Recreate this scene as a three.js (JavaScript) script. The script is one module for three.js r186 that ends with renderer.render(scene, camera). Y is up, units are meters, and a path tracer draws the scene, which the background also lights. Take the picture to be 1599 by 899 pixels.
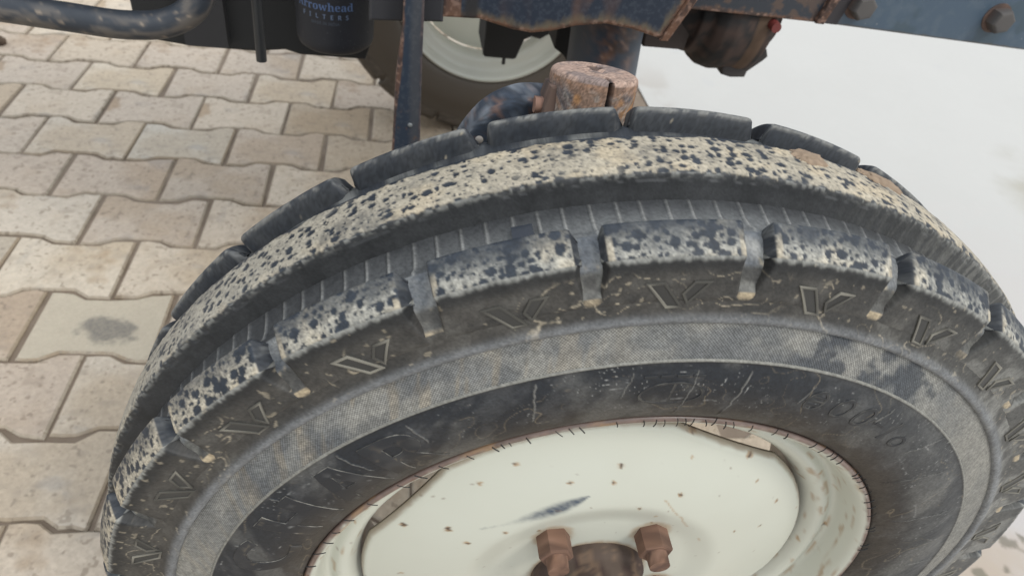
import * as THREE from 'three';
import { FontLoader } from 'three/addons/loaders/FontLoader.js';
import { TextGeometry } from 'three/addons/geometries/TextGeometry.js';
import { mergeGeometries, mergeVertices } from 'three/addons/utils/BufferGeometryUtils.js';

// ---------------------------------------------------------------- camera, sky, sun, exposure
const D2R = Math.PI / 180;
const scene = new THREE.Scene();
const camera = new THREE.PerspectiveCamera(44.41, 1024 / 575, 0.02, 300);
camera.position.set(-0.1636, 0.8977, 0.2495);
camera.rotation.set(-40.98 * D2R, -13.21 * D2R, 9.985 * D2R, 'YXZ');
camera.userData.fStop = 10;
camera.focus = 0.47;

const SUN = new THREE.Vector3(0.62, 1.0, 0.62).normalize();
{ // overcast sky: even cloud, a little brighter round the veiled sun and paler at the horizon
  const w = 128, h = 64, data = new Float32Array(w * h * 4);
  for (let j = 0; j < h; j++) for (let i = 0; i < w; i++) {
    const el = ((j + 0.5) / h - 0.5) * Math.PI, az = ((i + 0.5) / w - 0.5) * 2 * Math.PI;
    const d = [Math.cos(az) * Math.cos(el), Math.sin(el), Math.sin(az) * Math.cos(el)];
    const c = Math.max(0, d[0] * SUN.x + d[1] * SUN.y + d[2] * SUN.z), up = Math.max(0, d[1]);
    const base = (d[1] < 0 ? 0.45 : 0.56 + 0.72 * up) + (d[1] < 0 ? 0 : 0.45 * Math.pow(c, 6));
    const o = (j * w + i) * 4;
    data[o] = base * (0.97 - 0.06 * up); data[o + 1] = base * (1.0 - 0.015 * up); data[o + 2] = base * (1.02 + 0.06 * up); data[o + 3] = 1;
  }
  const t = new THREE.DataTexture(data, w, h, THREE.RGBAFormat, THREE.FloatType);
  t.mapping = THREE.EquirectangularReflectionMapping; t.magFilter = THREE.LinearFilter; t.needsUpdate = true;
  scene.background = t; scene.environment = t;
}
const sun = new THREE.DirectionalLight(new THREE.Color(1.0, 0.965, 0.9), 1.1);
sun.position.copy(SUN).multiplyScalar(6); sun.castShadow = true; sun.shadow.radius = 28;
sun.shadow.mapSize.set(2048, 2048);
Object.assign(sun.shadow.camera, { left: -3, right: 3, top: 3, bottom: -3, near: 0.5, far: 14 });
scene.add(sun); scene.add(sun.target);
const renderer = new THREE.WebGLRenderer({ antialias: true });
renderer.toneMapping = THREE.LinearToneMapping;
renderer.toneMappingExposure = 1.30;
renderer.shadowMap.enabled = true;

// ---------------------------------------------------------------- helpers
const clamp = (x, a = 0, b = 1) => Math.min(b, Math.max(a, x)), lerp = (a, b, t) => a + (b - a) * t;
const sst = (a, b, x) => { const t = clamp((x - a) / (b - a)); return t * t * (3 - 2 * t); };
const mix3 = (a, b, t) => [lerp(a[0], b[0], t), lerp(a[1], b[1], t), lerp(a[2], b[2], t)];
function rng(seed) { let s = seed >>> 0; return () => { s = (s + 0x6d2b79f5) >>> 0; let t = s; t = Math.imul(t ^ (t >>> 15), t | 1); t ^= t + Math.imul(t ^ (t >>> 7), t | 61); return ((t ^ (t >>> 14)) >>> 0) / 4294967296; }; }
function hash(x, y, k = 0) { let h = Math.imul(x, 374761393) ^ Math.imul(y, 668265263) ^ Math.imul(k + 11, 2147483647 - 7654321); h = Math.imul(h ^ (h >>> 13), 1274126177); h ^= h >>> 16; h = Math.imul(h, 0x85ebca6b); return ((h ^ (h >>> 15)) >>> 0) / 4294967296; }
function vn(x, y, k = 0) { const ix = Math.floor(x), iy = Math.floor(y), fx = x - ix, fy = y - iy, u = fx * fx * (3 - 2 * fx), v = fy * fy * (3 - 2 * fy); return lerp(lerp(hash(ix, iy, k), hash(ix + 1, iy, k), u), lerp(hash(ix, iy + 1, k), hash(ix + 1, iy + 1, k), u), v); }
function fbm(x, y, o = 4, k = 0) { let s = 0, a = 0.5, n = 0; for (let i = 0; i < o; i++) { s += a * vn(x, y, k + i); n += a; a *= 0.55; x = x * 2.03 + 17.1; y = y * 2.03 + 9.7; } return s / n; }
// smallest (distance - radius) to round blots scattered one per cell; sizes as shares of a cell
function blots(x, y, rmin, rmax, fill, k = 0) {
  const ix = Math.floor(x), iy = Math.floor(y); let best = 9;
  for (let j = -1; j < 2; j++) for (let i = -1; i < 2; i++) {
    const cx = ix + i, cy = iy + j; if (hash(cx, cy, k + 3) > fill) continue;
    const q = hash(cx, cy, k + 4), r = lerp(rmin, rmax, q * q);
    const dx = x - cx - 0.15 - 0.7 * hash(cx, cy, k), dy = y - cy - 0.15 - 0.7 * hash(cx, cy, k + 1);
    const el = 0.75 + 0.6 * hash(cx, cy, k + 2);
    best = Math.min(best, Math.sqrt(dx * dx / el + dy * dy * el) - r);
  }
  return best;
}
const numbers = new Map();
function numbered(name) { const n = numbers.get(name) ?? 0; numbers.set(name, n + 1); return n ? name + '_' + String(n).padStart(3, '0') : name; }
function add(name, geo, mat, parent) { const m = new THREE.Mesh(geo, mat); m.name = name; m.castShadow = m.receiveShadow = true; parent.add(m); return m; }
function top(name, geo, mat, label, category, group) { const m = add(numbered(name), geo, mat, scene); m.userData = { label, category }; if (group) m.userData.group = group; return m; }
const std = (c, roughness = 0.7, more = {}) => new THREE.MeshStandardMaterial({ color: new THREE.Color().setRGB(...c), roughness, ...more });
const vcol = (roughness = 0.7, more = {}, dull = false) => dull ? new THREE.MeshPhysicalMaterial({ vertexColors: true, roughness, specularIntensity: 0.7, ...more }) : new THREE.MeshStandardMaterial({ vertexColors: true, roughness, ...more });
const grit = (c, a, b, amt = 0.5) => { const k = 1 + amt * (hash(Math.floor(a * 1100), Math.floor(b * 1100), 5) - 0.5) + amt * 0.8 * (fbm(a * 520, b * 520, 2, 91) - 0.5); return [c[0] * k, c[1] * k, c[2] * k]; };
// a grid of points: at(i, j) -> [x, y, z, r, g, b]
function grid(nu, nv, at, closeU = false, uvAt) {
  const n = nu * nv, p = new Float32Array(n * 3), c = new Float32Array(n * 3), uv = new Float32Array(n * 2), idx = new Uint32Array((nu - 1 + (closeU ? 1 : 0)) * (nv - 1) * 6);
  let o = 0;
  for (let i = 0; i < nu; i++) for (let j = 0; j < nv; j++, o++) { const q = at(i, j); for (let k = 0; k < 3; k++) { p[o * 3 + k] = q[k]; c[o * 3 + k] = q[3 + k] ?? 1; } if (uvAt) { const t = uvAt(i, j); uv[o * 2] = t[0]; uv[o * 2 + 1] = t[1]; } }
  let e = 0;
  for (let i = 0; i < nu - (closeU ? 0 : 1); i++) for (let j = 0; j < nv - 1; j++) { const a = i * nv + j, b = ((i + 1) % nu) * nv + j; idx[e++] = a; idx[e++] = a + 1; idx[e++] = b; idx[e++] = b; idx[e++] = a + 1; idx[e++] = b + 1; }
  const g = new THREE.BufferGeometry();
  g.setAttribute('position', new THREE.BufferAttribute(p, 3)); g.setAttribute('color', new THREE.BufferAttribute(c, 3));
  if (uvAt) g.setAttribute('uv', new THREE.BufferAttribute(uv, 2));
  g.setIndex(new THREE.BufferAttribute(idx, 1)); g.computeVertexNormals();
  return g;
}
function paint(g, fn) { const p = g.attributes.position, c = new Float32Array(p.count * 3); for (let i = 0; i < p.count; i++) { const q = fn(p.getX(i), p.getY(i), p.getZ(i), i); c[i * 3] = q[0]; c[i * 3 + 1] = q[1]; c[i * 3 + 2] = q[2]; } g.setAttribute('color', new THREE.BufferAttribute(c, 3)); return g; }
function texture(w, h, fn, srgb = true, wrap = true) { // fn(u, v) -> linear colour or one value, stored as sRGB for colour maps
  const d = new Uint8Array(w * h * 4), enc = (x) => { x = clamp(x); return Math.round(255 * (srgb ? (x <= 0.0031308 ? 12.92 * x : 1.055 * Math.pow(x, 1 / 2.4) - 0.055) : x)); };
  for (let j = 0; j < h; j++) for (let i = 0; i < w; i++) { const q = fn((i + 0.5) / w, (j + 0.5) / h), o = (j * w + i) * 4; for (let k = 0; k < 3; k++) d[o + k] = enc(q.length ? q[k] : q); d[o + 3] = 255; }
  const t = new THREE.DataTexture(d, w, h); t.magFilter = THREE.LinearFilter; t.minFilter = THREE.LinearMipmapLinearFilter; t.generateMipmaps = true;
  t.wrapS = t.wrapT = wrap ? THREE.RepeatWrapping : THREE.ClampToEdgeWrapping; if (srgb) t.colorSpace = THREE.SRGBColorSpace; t.needsUpdate = true; return t;
}
// a tiling noise built from value noise on a wrapped lattice
function tnoise(u, v, f, o = 4, k = 0) { let s = 0, a = 0.5, n = 0; for (let i = 0; i < o; i++) { const x = u * f, y = v * f, ix = Math.floor(x), iy = Math.floor(y), fx = x - ix, fy = y - iy, U = fx * fx * (3 - 2 * fx), V = fy * fy * (3 - 2 * fy), m = (q) => ((q % f) + f) % f; s += a * lerp(lerp(hash(m(ix), m(iy), k + i), hash(m(ix + 1), m(iy), k + i), U), lerp(hash(m(ix), m(iy + 1), k + i), hash(m(ix + 1), m(iy + 1), k + i), U), V); n += a; a *= 0.55; f *= 2; } return s / n; }

// ---------------------------------------------------------------- colours (linear base colours)
const C = {
  rubber: [0.010, 0.014, 0.021], deep: [0.014, 0.0145, 0.015], side: [0.042, 0.038, 0.033], mud: [0.405, 0.345, 0.25], mudgrey: [0.25, 0.245, 0.22], dust: [0.165, 0.16, 0.145], tan: [0.40, 0.32, 0.21],
  cream: [0.525, 0.53, 0.455], rust: [0.125, 0.062, 0.036], rustdark: [0.045, 0.026, 0.020], rustpale: [0.27, 0.165, 0.12], navy: [0.016, 0.024, 0.040], black: [0.012, 0.012, 0.013],
};

// ================================================================ the wheels
const WY = 0.358, LUGS = 26, PITCH = 360 / LUGS, NEAR0 = 2.0, FAR0 = -4.92;
const polar = (th, r, z) => { let y = r * Math.cos(th); if (y < -0.3576) y = -0.3576; return [r * Math.sin(th), y, z]; };
function pathOf(points, step, tension = 0.5) { // a smooth profile through (r, z) points, sampled evenly
  const c = new THREE.CatmullRomCurve3(points.map((q) => new THREE.Vector3(q[0], q[1], 0)), false, 'centripetal', tension);
  c.arcLengthDivisions = 900; const L = c.getLength(), n = Math.max(4, Math.round(L / step)), out = [];
  for (let i = 0; i <= n; i++) { const q = c.getPointAt(i / n); out.push([q.x, q.y, (i / n) * L]); }
  for (let i = 0; i <= n; i++) { const a = out[Math.max(0, i - 1)], b = out[Math.min(n, i + 1)], dr = b[0] - a[0], dz = b[1] - a[1], l = Math.hypot(dr, dz) || 1; out[i].push(-dz / l, dr / l); } // normal (nr, nz) to the left of the way
  return out;
}
function thetas(fine, a = -112, b = 106) { // angles round the tyre in degrees: close together where it is near, wide apart below
  const t = []; const step = fine; for (let x = a; x < b; x += step) t.push(x); const rest = 360 - (b - a), n = Math.max(30, Math.round(rest / Math.max(1.5, fine))); for (let i = 0; i < n; i++) t.push(b + (rest * i) / n); return t;
}
// shared surface of the lower sidewall: z at a radius
const SIDE = [[0.2195, -0.006], [0.2225, 0.0012], [0.229, 0.0062], [0.240, 0.0102], [0.255, 0.0128], [0.269, 0.0137], [0.2822, 0.0127], [0.2829, 0.0131], [0.2836, 0.0130], [0.2841, 0.0118]];
const BAND = [[0.2841, 0.0118], [0.2858, 0.01145], [0.292, 0.0099], [0.298, 0.0082], [0.3052, 0.0058]];
const UPPER = [[0.3052, 0.0058], [0.3060, 0.0074], [0.3080, 0.0081], [0.3105, 0.0077], [0.3135, 0.0060], [0.319, 0.0053], [0.3240, 0.0050], [0.3255, 0.0044], [0.3285, 0.0020], [0.3340, -0.0001], [0.3385, -0.0022], [0.3425, -0.0065], [0.3468, -0.0136], [0.3466, -0.0185], [0.3447, -0.0225], [0.3442, -0.0300], [0.3455, -0.0400], [0.3462, -0.0440], [0.3462, -0.0645]];
const FARHALF = [[0.3462, -0.0645], [0.3462, -0.085], [0.3442, -0.100], [0.3447, -0.1065], [0.3466, -0.1105], [0.3468, -0.1155], [0.3425, -0.1225], [0.3385, -0.1268], [0.3340, -0.1289], [0.3238, -0.134], [0.306, -0.137], [0.28, -0.1425], [0.255, -0.142], [0.229, -0.1352], [0.2195, -0.123]];
const zside = (r) => { for (let i = 0; i < SIDE.length - 1; i++) if (r <= SIDE[i + 1][0]) return lerp(SIDE[i][1], SIDE[i + 1][1], clamp((r - SIDE[i][0]) / (SIDE[i + 1][0] - SIDE[i][0]))); return 0.0125; };

// how dusty the tyre is round its circumference: more on the right, where it dried
const dusty = (deg) => sst(4, 50, deg);
const squiggle = (a, b, k) => { const n = fbm(a * 26, b * 34, 3, k), m = fbm(a * 300, b * 300, 2, k + 9) * 0.012, on = sst(0.42, 0.60, fbm(a * 30, b * 30, 2, k + 5)); return on * (sst(0.0065, 0.002, Math.abs(n - 0.47 + m - 0.006)) * 0.9 + sst(0.004, 0.001, Math.abs(n - 0.60 + m)) * 0.5); };
function sidewallColor(deg, r, a, b) {
  const d = dusty(deg), nz = fbm(a * 60, b * 60, 4, 3), fine = fbm(a * 420, b * 420, 2, 7);
  let c = mix3(C.side, C.deep, 0.55 * sst(0.62, 0.3, nz));
  c = mix3(c, C.dust, 0.16 * sst(0.52, 0.75, nz) + 0.10 * fine);
  c = mix3(c, [0.215, 0.21, 0.19], d * (0.22 + 0.5 * sst(0.42, 0.62, nz)));
  c = mix3(c, C.deep, 0.85 * sst(0.0, 1, (r - 0.3335) / 0.009) * (1 - 0.55 * d));        // darker strip under the tread edge
  c = mix3(c, C.mud, 0.75 * squiggle(a, b, 31) * sst(0.341, 0.334, r) * (0.6 + 0.4 * nz));
  if (fbm(a * 240, b * 240, 2, 45) > 0.80) c = mix3(c, C.mud, 0.35);
  c = mix3(c, [0.185, 0.19, 0.195], 0.8 * sst(0.3135, 0.3085, r) * (0.6 + 0.5 * fbm(a * 90, b * 300, 2, 66)));  // dusty lip above the band, its lit bevel painted paler
  return c;
}
const CRACKS = []; { const R = rng(71); for (let x = -84; x < 92; x += 5 + 10 * R()) CRACKS.push([x, R(), R() < 0.5 ? 0.228 + 0.02 * R() : 0.252 + 0.012 * R(), 0.2825 - 0.012 * R() * R(), (R() - 0.5) * 4]); }
function innerColor(deg, r, a, b) {
  const nz = fbm(a * 70, b * 70, 4, 13), low = sst(0.262, 0.228, r + 0.012 * (fbm(a * 40, b * 40, 3, 12) - 0.5));
  let c = mix3([0.013, 0.0155, 0.020], [0.052, 0.043, 0.034], low * (0.75 + 0.5 * (nz - 0.4)));
  c = mix3(c, [0.09, 0.09, 0.09], 0.30 * sst(0.5, 0.75, nz)); c = mix3(c, [0.008, 0.007, 0.007], 0.85 * sst(0.2246, 0.2228, r));
  const sc = vn(a * 260 + 40 * vn(a * 60, b * 60, 8), b * 900, 22), s2 = vn(a * 900, b * 260 + 30 * vn(a * 50, b * 70, 6), 24);  // small pale scuffs
  c = mix3(c, [0.26, 0.26, 0.25], (1 - low) * 0.85 * (sst(0.90, 0.97, sc) + sst(0.92, 0.98, s2)) * sst(0.30, 0.5, vn(a * 45, b * 45, 4)));
  c = mix3(c, C.dust, 0.30 * sst(0.55, 0.72, fbm(a * 22, b * 22, 4, 77)) + 0.26 * dusty(deg) * (0.4 + 1.2 * nz) * sst(0.235, 0.26, r));
  c = mix3(c, C.tan, 0.5 * squiggle(a * 0.8, b * 0.8, 55) * 0.55);
  c = mix3(c, [0.23, 0.22, 0.19], 0.75 * sst(0.2824, 0.2829, r));
  return c;
}
function crackAt(deg, r) { let h = 0; for (const [x, q, r0, r1, lean] of CRACKS) { if (r < r0 || r > r1) continue; const t = (r - r0) / (r1 - r0), w = 0.07 + 0.06 * q, dx = Math.abs(deg - x - lean * (t - 0.5) - 0.35 * (vn(r * 300, x) - 0.5)); if (dx < w * 2) h = Math.max(h, sst(w * 1.8, w * 0.3, dx) * sst(0, 0.12, t) * sst(1, 0.85, t)); } return h; }
function grooveColor(deg, r, a, b, z) {
  const nz = fbm(a * 55, b * 55, 4, 5), st = fbm(a * 200, b * 30, 3, 25), mid = sst(-44, -6, deg), far = sst(-0.0425, -0.0225, z);
  let c = mix3([0.016, 0.0165, 0.018], [0.048, 0.049, 0.049], nz);
  c = mix3(c, [0.150, 0.152, 0.148], far * (0.08 + 0.80 * mid) * (0.45 + 0.6 * st));  // groove shading painted in: dark by the rib foot and leftward, dusty by lugs
  return mix3(c, C.dust, 0.5 * dusty(deg) * nz);
}
const sipe = (deg) => { const q0 = deg / 2.2 + 0.35, n = Math.floor(q0), q = q0 - n - 0.5 + 0.12 * (hash(n, 3) - 0.5); return Math.abs(q) * 2.2; };   // degrees to the nearest fine rib
// mud with round bare spots; returns cover 0..1
function mudCover(a, b, k, rmin, rmax, fill) {
  const wob = (fbm(a * 700, b * 700, 2, k + 50) - 0.5) * 0.34, big = blots(a * 215 + 0.4 * vn(a * 200, b * 200, k), b * 215, rmin, rmax, fill, k), small = blots(a * 420, b * 420, 0.14, 0.4, 0.4, k + 20);
  return Math.min(sst(-0.07, 0.07, big + wob), sst(-0.2, 0.16, small + wob + 0.05));
}
const NOTCH = (deg, first) => { const q = (deg - first) / PITCH; return (q - Math.round(q)) * PITCH; };                     // degrees from the nearest notch middle

function buildTyre(wheel, fine, M) {
  const TH = thetas(fine ? 0.13 : 2), side = pathOf(SIDE, fine ? 0.0009 : 0.008), band = pathOf(BAND, fine ? 0.001 : 0.006), upper = pathOf(UPPER, fine ? 0.00085 : 0.007), far = pathOf(FARHALF, 0.007);
  const nT = TH.length;
  const sheet = (P, bump, color, uvAt) => grid(nT, P.length, (i, j) => {
    const [r, z, b, nr, nz] = P[j], deg = TH[i] > 180 ? TH[i] - 360 : TH[i], a = deg * D2R * r, h = bump ? bump(deg, r, z, a, b) : 0, q = polar(deg * D2R, r + nr * h, z + nz * h), c = fine ? grit(color(deg, r, a, b, z), a, b) : color(deg, r, a, b, z);
    return [q[0], q[1], q[2], c[0], c[1], c[2]];
  }, true, uvAt && ((i, j) => uvAt(TH[i], P[j])));
  const dull = fine ? 1 : 0;
  const far_c = [0.085, 0.070, 0.055];
  // lower sidewall (with its scuffs and fine radial cracks) is the body of the tyre; the woven band, shoulders and tread follow
  const tyre = add('tyre', sheet(side, fine ? (deg, r, z, a, b) => 0.00055 * crackAt(deg, r) + 0.00012 * (fbm(a * 300, b * 300, 2, 2) - 0.5) : null, (deg, r, a, b) => { if (!fine) return far_c; let c = innerColor(deg, r, a, b); const k = crackAt(deg, r); return k > 0.02 ? mix3(c, k > 0.5 ? [0.17, 0.165, 0.15] : [0.012, 0.012, 0.012], 0.75 * k * sst(0.236, 0.25, r)) : c; }), M.rubber, wheel);
  add('woven_band', sheet(band, fine ? (deg, r, z, a, b) => 0.0001 * fbm(a * 200, b * 200, 2, 9) : null, (deg, r, a, b) => {
    if (!fine) return far_c;
    const nz = fbm(a * 38, b * 50, 4, 19), str = fbm(a * 160, b * 28, 3, 29);
    let c = mix3([0.185, 0.187, 0.182], [0.31, 0.298, 0.265], sst(0.3, 0.7, nz));
    c = mix3(c, C.tan, 0.35 * sst(0.56, 0.74, str) * sst(6, -30, deg));
    c = mix3(c, [0.055, 0.063, 0.075], 0.8 * sst(0.5, 0.62, fbm(a * 42, b * 55, 4, 39)) * (0.18 + 0.8 * sst(7, 13, deg) * sst(42, 34, deg) + 0.35 * sst(-20, -40, deg)));
    return mix3(c, [0.33, 0.31, 0.265], 0.6 * sst(28, 50, deg) + 0.6 * sst(-52, -66, deg) * (0.4 + nz));
  }, (deg, P) => [deg * D2R * 0.296, P[2]]), fine ? M.woven : M.rubber, wheel);
  add('shoulder', sheet(upper, fine ? (deg, r, z, a, b) => {
    if (z < -0.018) { const s = sipe(deg); return 0.0009 * sst(0.24, 0.06, s) * sst(-0.0435, -0.041, z) + 0.0004 * (fbm(a * 70, b * 70, 2, 2) - 0.5); }
    return 0.00016 * (fbm(a * 260, b * 260, 2, 2) - 0.5) + 0.0003 * squiggle(a, b, 31) * sst(0.33, 0.325, r);
  } : null, (deg, r, a, b, z) => {
    if (!fine) return far_c;
    if (z < -0.016) { let c = grooveColor(deg, r, a, b, z); const s = sipe(deg), m = sst(-0.0435, -0.041, z); c = mix3(c, [0.22, 0.215, 0.20], (0.30 + 0.5 * sst(-0.040, -0.026, z)) * sst(0.20, 0.05, s) * m); return mix3(c, C.deep, 0.0); }
    if (r > 0.3248) { // floor of the notches: bluish rubber under thin dried wash, a lump of mud at the lower end
      const nz = fbm(a * 110, b * 110, 4, 8); let c = mix3([0.062, 0.070, 0.082], [0.26, 0.255, 0.235], clamp(nz * nz * 1.7));
      c = mix3(c, mix3([0.045, 0.042, 0.037], [0.12, 0.115, 0.10], sst(0.35, 0.7, fbm(a * 160, b * 160, 3, 18))), 0.85 * sst(0.3385, 0.3355, r)); c = mix3(c, C.tan, 0.85 * sst(0.3275, 0.3252, r) * sst(0.35, 0.6, vn(a * 90, b * 90, 6)) * sst(0.45, 0.75, hash(Math.round((deg - NEAR0) / PITCH), 8)));
      return mix3(c, C.mud, 0.8 * sst(0.0022, 0.0, Math.abs(r - 0.3375 + 0.004 * (vn(a * 200, 3, 4) - 0.5))) * sst(0.45, 0.7, fbm(a * 240, b * 240, 2, 4)));
    }
    const notch = Math.abs(NOTCH(deg, NEAR0)); let c = sidewallColor(deg, r, a, b);
    return mix3(c, C.tan, 0.85 * sst(1.1, 0.5, notch + 0.5 * (vn(a * 300, b * 300, 6) - 0.5)) * sst(0.3195, 0.3225, r) * sst(0.35, 0.6, hash(Math.round((deg - NEAR0) / PITCH), 4)));
  }), M.rubber, wheel);
  add('inner_side', sheet(far, null, (deg, r, a, b) => fine ? mix3([0.024, 0.027, 0.032], [0.15, 0.15, 0.14], sst(0.45, 0.75, fbm(a * 60, b * 60, 4, 71))) : far_c), M.rubber, wheel);
  // middle rib
  const RIB = [[0.3435, -0.0418], [0.3520, -0.0446], [0.3585, -0.0462], [0.3598, -0.0470], [0.3604, -0.0482], [0.3612, -0.0560], [0.3615, -0.0645], [0.3612, -0.0730], [0.3606, -0.0812], [0.3598, -0.0826], [0.3585, -0.0835], [0.3435, -0.0872]];
  const rib = pathOf(RIB, fine ? 0.00075 : 0.006);
  const ribMud = (deg, a, b, z) => { // a ragged coat of tan mud along the crown
    const e0 = -0.0474 - 0.0016 * fbm(a * 160, 3, 3, 4) * 1.6 + 0.0012, e1 = -0.0815 + 0.0060 * fbm(a * 90, 9, 3, 5) - 0.0012;
    const m = sst(e0 + 0.0006, e0 - 0.0006, z + 0.0009 * (vn(a * 900, b * 900, 2) - 0.5)) * sst(e1 - 0.0009, e1 + 0.0009, z + 0.0012 * (vn(a * 800, b * 800, 3) - 0.5));
    if (m <= 0) return 0; const filled = sst(0.60, 0.74, fbm(a * 26, b * 34, 3, 104)) * 0.6, worn = sst(0.60, 0.72, fbm(a * 34, b * 44, 3, 108)) * 0.55;
    return m * Math.max(mudCover(a, b, 100, 0.08, 0.62, 0.80), filled * (0.8 + 0.4 * vn(a * 500, b * 500, 7))) * (1 - worn * vn(a * 420, b * 420, 9));
  };
  add('tread_rib', grid(nT, rib.length, (i, j) => {
    const [r, z, b, nr, nz] = rib[j], deg = TH[i] > 180 ? TH[i] - 360 : TH[i], a = deg * D2R * 0.36;
    if (!fine) { const q = polar(deg * D2R, r, z); return [...q, ...far_c]; }
    const onTop = r > 0.3575, m = onTop ? ribMud(deg, a, b, z) : 0, n = fbm(a * 500, b * 500, 3, 61);
    const wall = !onTop || z > -0.0472, h = 0.00045 * m * (0.6 + 0.8 * n) + (wall ? 0.0005 * (fbm(a * 45, b * 20, 2, 6) - 0.5) : 0.00012 * (n - 0.5)) - (z > -0.0485 && z < -0.0455 ? 0.0006 * sst(0.55, 0.8, vn(a * 220, 2, 9)) : 0);
    let c;
    if (wall && z > -0.06) { const w = fbm(a * 90, b * 40, 4, 15), st = fbm(a * 380, b * 45, 3, 17); c = mix3(C.deep, [0.04, 0.041, 0.042], w); c = mix3(c, [0.15, 0.145, 0.13], sst(6, 48, deg) * (0.35 + 0.75 * sst(0.42, 0.66, st))); c = mix3(c, C.mudgrey, 0.5 * sst(0.0035, 0.0, 0.3597 - r) * sst(0.45, 0.7, vn(a * 500, b * 500, 4))); }
    else { c = mix3(C.rubber, [0.05, 0.056, 0.064], 0.6 * fbm(a * 130, b * 130, 3, 16)); }
    const thick = fbm(a * 60, b * 60, 3, 27), grey = sst(-12, -48, deg) * 0.55;
    c = mix3(c, mix3(mix3(mix3(C.mud, C.mudgrey, 0.30 * (1 - thick)), C.tan, 0.5 * sst(0.55, 0.75, thick)), C.mudgrey, grey * 0.8), m * clamp(0.58 + 0.5 * thick + 0.5 * (n - 0.4))); c = grit(c, a, b, 0.4);
    const q = polar(deg * D2R, r + nr * h, z + nz * h);
    return [q[0], q[1], q[2], c[0], c[1], c[2]];
  }, true), M.rubber, wheel);
  // shoulder lugs, one mesh each
  const LUG = [[0.3425, -0.0200], [0.3490, -0.0172], [0.3536, -0.0150], [0.3551, -0.0140], [0.3555, -0.0128], [0.3530, -0.0078], [0.3494, -0.0014], [0.3475, 0.0016], [0.3464, 0.0030], [0.3446, 0.0038], [0.3400, 0.0043], [0.3340, 0.0047], [0.3270, 0.0051], [0.3215, 0.0054], [0.3192, 0.0051], [0.3178, 0.0042]];
  LUG.reverse();
  const nearPath = pathOf(LUG, fine ? 0.0008 : 0.006), lowPath = pathOf(LUG, 0.004);
  const flip = (P) => P.map(([r, z, b, nr, nz]) => [r + 0.0035 * sst(0.344, 0.353, r), -0.129 - z, b, nr, -nz]);
  function lug(k, isFar) {
    const mid0 = (isFar ? FAR0 : NEAR0) + PITCH * (k + 0.5), mid = mid0 > 180 ? mid0 - 360 : mid0 < -180 ? mid0 + 360 : mid0, hi = fine && mid > -112 && mid < 106;
    let P = hi ? (isFar ? pathOf(LUG, 0.0014) : nearPath) : lowPath; if (isFar) P = flip(P);
    const R = rng(500 + k + (isFar ? 100 : 0)), lean0 = (R() - 0.5) * 0.5, lean1 = (R() - 0.5) * 0.5, nMain = hi ? (isFar ? 50 : 84) : 8, nEnd = hi ? 9 : 4, nu = nMain + 1 + 2 * nEnd;
    return grid(nu, P.length, (i, j) => {
      const [r, z, b, nr, nz] = P[j];
      const nh = r > 0.345 || (isFar ? z > -0.118 : z < -0.006) ? 1.5 : lerp(0.92, 1.55, sst(0.3200, 0.343, r)) + 0.5 * sst(0.3225, 0.3195, r) * -1;
      const half = PITCH / 2 - nh; let u, inset = 0, out = 0;
      if (i < nEnd) { const t = (nEnd - i) / nEnd; u = -1; inset = (isFar ? 0.0028 : 0.0020) * (1 - Math.cos(Math.min(1, t * 3) * 1.5)) + 0.012 * Math.max(0, t - 0.3); out = -((isFar ? 0.0036 : 0.0018) * Math.sin(Math.min(1, t * 3) * 1.5) + 0.0028 * Math.max(0, t - 0.3)); }
      else if (i > nEnd + nMain) { const t = (i - nEnd - nMain) / nEnd; u = 1; inset = (isFar ? 0.0028 : 0.0020) * (1 - Math.cos(Math.min(1, t * 3) * 1.5)) + 0.012 * Math.max(0, t - 0.3); out = (isFar ? 0.0036 : 0.0018) * Math.sin(Math.min(1, t * 3) * 1.5) + 0.0062 * Math.max(0, t - 0.3); }
      else u = ((i - nEnd) / nMain) * 2 - 1;
      const edge = u < 0 ? lean0 : lean1, deg = mid + u * half + (Math.abs(u) > 0.8 ? edge * (Math.abs(u) - 0.8) * 2 : 0) + (out / 0.35) / D2R, a = deg * D2R * 0.35;
      const onTop = isFar ? z > -0.1335 && r > 0.3455 && z < -0.1145 : z < 0.0034 && r > 0.3455 && z > -0.0145, outer = isFar ? z < -0.132 : z > 0.0026;
      const endWall = inset > 0.0004, n = hi ? fbm(a * 420, b * 420, 3, 63) : 0.5;
      let c, h = 0;
      if (!hi) c = mix3(far_c, C.mudgrey, onTop && fine ? 0.35 : 0);
      else if (outer && !isFar) { c = sidewallColor(deg, r, a, 0.0255 + (0.3248 - r)); h = 0.00022 * (n - 0.5) + 0.0002 * squiggle(a, 0.0255 + (0.3248 - r), 31); if (r > 0.343) { const q = sst(0.3435, 0.3465, r + 0.002 * (vn(a * 600, 4, 5) - 0.5)); c = mix3(c, C.mudgrey, q * 0.8); h -= 0.0004 * q * vn(a * 350, 1, 8); } }
      else if (onTop && !endWall && !isFar) {
        const cov = mudCover(a, b, 200, 0.16, 0.72, 0.86), thin = fbm(a * 75, b * 75, 3, 33), toEdge = sst(-0.011, 0.001, z), d = sst(20, 55, deg), l = sst(-25, -55, deg);
        c = mix3(C.rubber, [0.036, 0.043, 0.053], 0.55 * fbm(a * 150, b * 150, 3, 36) + 0.3 * d);
        const grain = fbm(a * 900, b * 900, 2, 57), amt = cov * clamp((0.12 + 0.70 * toEdge * (0.5 + 0.8 * thin) + 0.45 * (thin - 0.4) + 0.25 * l + 0.15 * d) * (0.35 + 1.3 * grain));
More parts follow.
